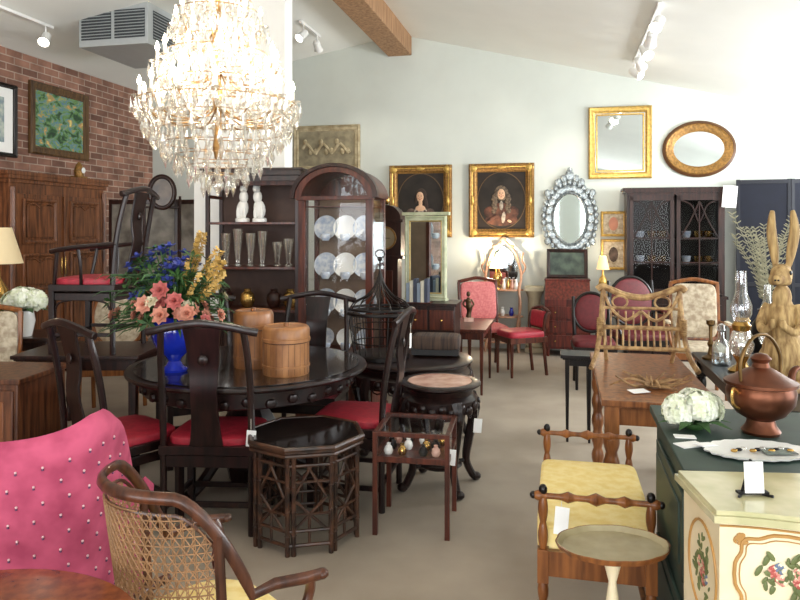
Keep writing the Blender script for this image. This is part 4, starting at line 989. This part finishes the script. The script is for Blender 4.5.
for nA,R_,z_,dz in((14,.45,2.36,.0),(12,.35,2.58,.3),(8,.25,2.82,.1)):
    for q in range(nA):
        a=2*pi*q/nA+dz; d=Vector((cos(a),sin(a),0)); zz=lambda v:Vector((0,0,v))
        b.tube(cr([d*.03+zz(z_-.02),d*R_*.35+zz(z_-.1),d*R_*.75+zz(z_-.1),d*R_+zz(z_)]),.0045,cbr,6)
        b.lathe([(0,0),(.02,0),(.05,.015),(.052,.018),(.02,.008),(0,.008)],d*R_+zz(z_),crystal,14)
        b.cyl(d*R_+zz(z_+.008),d*R_+zz(z_+.08),.01,can,seg=8)
        b.lathe([(0,0),(.01,.005),(.014,.02),(.008,.04),(0,.06)],d*R_+zz(z_+.08),bulb,8)
        for j in range(6):
            aj=a+j*2*pi/6; drop(d*R_+Vector((.048*cos(aj),.048*sin(aj),z_+.01)),.1,.014)
        a2=2*pi*(q+1)/nA+dz; d2=Vector((cos(a2),sin(a2),0))
        for j in range(1,9):
            t=j/9; p=(d*R_).lerp(d2*R_,t)+zz(z_-.09*sin(pi*t)); b.ell(p,.010,crystal,6)
            if j%2==0: drop(p,.085,.013)
        for j in range(1,12):
            t=j/12; p=(d*R_*.98).lerp(zz(.0),t)+zz(z_+.02+ .24*t**2-.03*sin(pi*t)); b.ell(p,.010,crystal,6)
for R_,z_,n_ in((.47,2.36,40),(.43,2.27,38),(.38,2.19,34),(.32,2.12,30),(.25,2.05,24),(.17,1.99,18),(.09,1.94,10),(.36,2.48,32),(.24,2.74,28),(.2,2.98,26),(.3,2.66,30),(.14,3.08,18),(.28,2.36,24),(.26,2.9,26)):
    b.tube([(R_*cos(2*pi*k/32),R_*sin(2*pi*k/32),z_) for k in range(32)],.003,cbr,5,closed=True)
    for q in range(n_):
        a=2*pi*q/n_; drop((R_*cos(a),R_*sin(a),z_),random.uniform(.1,.15),.019)
ch=b.done((-1.1,4.2,0),0,sharp=5)
for q in range(6):
    a=q*pi/3; l=bpy.data.lights.new('chandelier_bulb','POINT'); l.energy=9; l.color=(1,.9,.74); l.shadow_soft_size=.06
    o=bpy.data.objects.new('chandelier_light_%d'%q,l); COL.objects.link(o); o.parent=ch; o.location=(.3*cos(a),.3*sin(a),2.5+.2*(q%2))

# ============ LIGHT ============
def area(name,loc,rot,sx,sy,e,col):
    l=bpy.data.lights.new(name,'AREA'); l.shape='RECTANGLE'; l.size=sx; l.size_y=sy; l.energy=e; l.color=col
    o=bpy.data.objects.new(name,l); COL.objects.link(o); o.location=loc; o.rotation_euler=rot
def face(dirv): return Vector(dirv).to_track_quat('-Z','Y').to_euler()
Rv=Vector((cos(TH),sin(TH),0)); Av=Vector((-sin(TH),cos(TH),0))
day=(.95,.98,1)
for k,o in enumerate(opR):
    e=(80,90,340)[k]
    area('daylight_right',BW(RR+.3,(o[0]+o[1])/2,(o[2]+o[3])/2),face(-Rv+Vector((0,0,.3 if k==2 else .1))),(o[1]-o[0]),(o[3]-o[2]),e,day)
for o in opF:
    area('daylight_front',BW((o[0]+o[1])/2,AF-.3,(o[2]+o[3])/2),face(Av+Vector((0,0,.3))),(o[1]-o[0]),(o[3]-o[2]),140,day)
w=bpy.data.worlds.new('sky'); SC.world=w; w.use_nodes=True
bg=w.node_tree.nodes['Background']; bg.inputs[0].default_value=(.88,.94,1,1); bg.inputs[1].default_value=1.2
for r,a,tr,ta,e in((.85,7.9,-1.9,9.4,18),(.85,8.3,.2,9.4,18),(.85,7.3,1.7,9.4,25),(-3.1,8.2,-2.5,9.4,15)):
    l=bpy.data.lights.new('track_spot','SPOT'); l.energy=e*2.0; l.color=(1,.93,.82); l.spot_size=radians(70); l.spot_blend=.8; l.shadow_soft_size=.05
    z=ZR-.2456*abs(r-RI)-.25; o=bpy.data.objects.new('track_spot_light',l); COL.objects.link(o); o.location=BW(r,a,z)
    o.rotation_euler=face(Vector(BW(tr,ta,2.0))-Vector(BW(r,a,z)))

cam=bpy.data.cameras.new('camera'); co=bpy.data.objects.new('camera',cam); COL.objects.link(co)
co.location=(0,0,1.6); co.rotation_euler=(pi/2,0,0); cam.sensor_width=36; cam.lens=31.2; cam.shift_y=-70/800; cam.clip_start=.05
SC.camera=co
SC.view_settings.view_transform='Standard'
SC.view_settings.look='None'
SC.view_settings.exposure=0.1
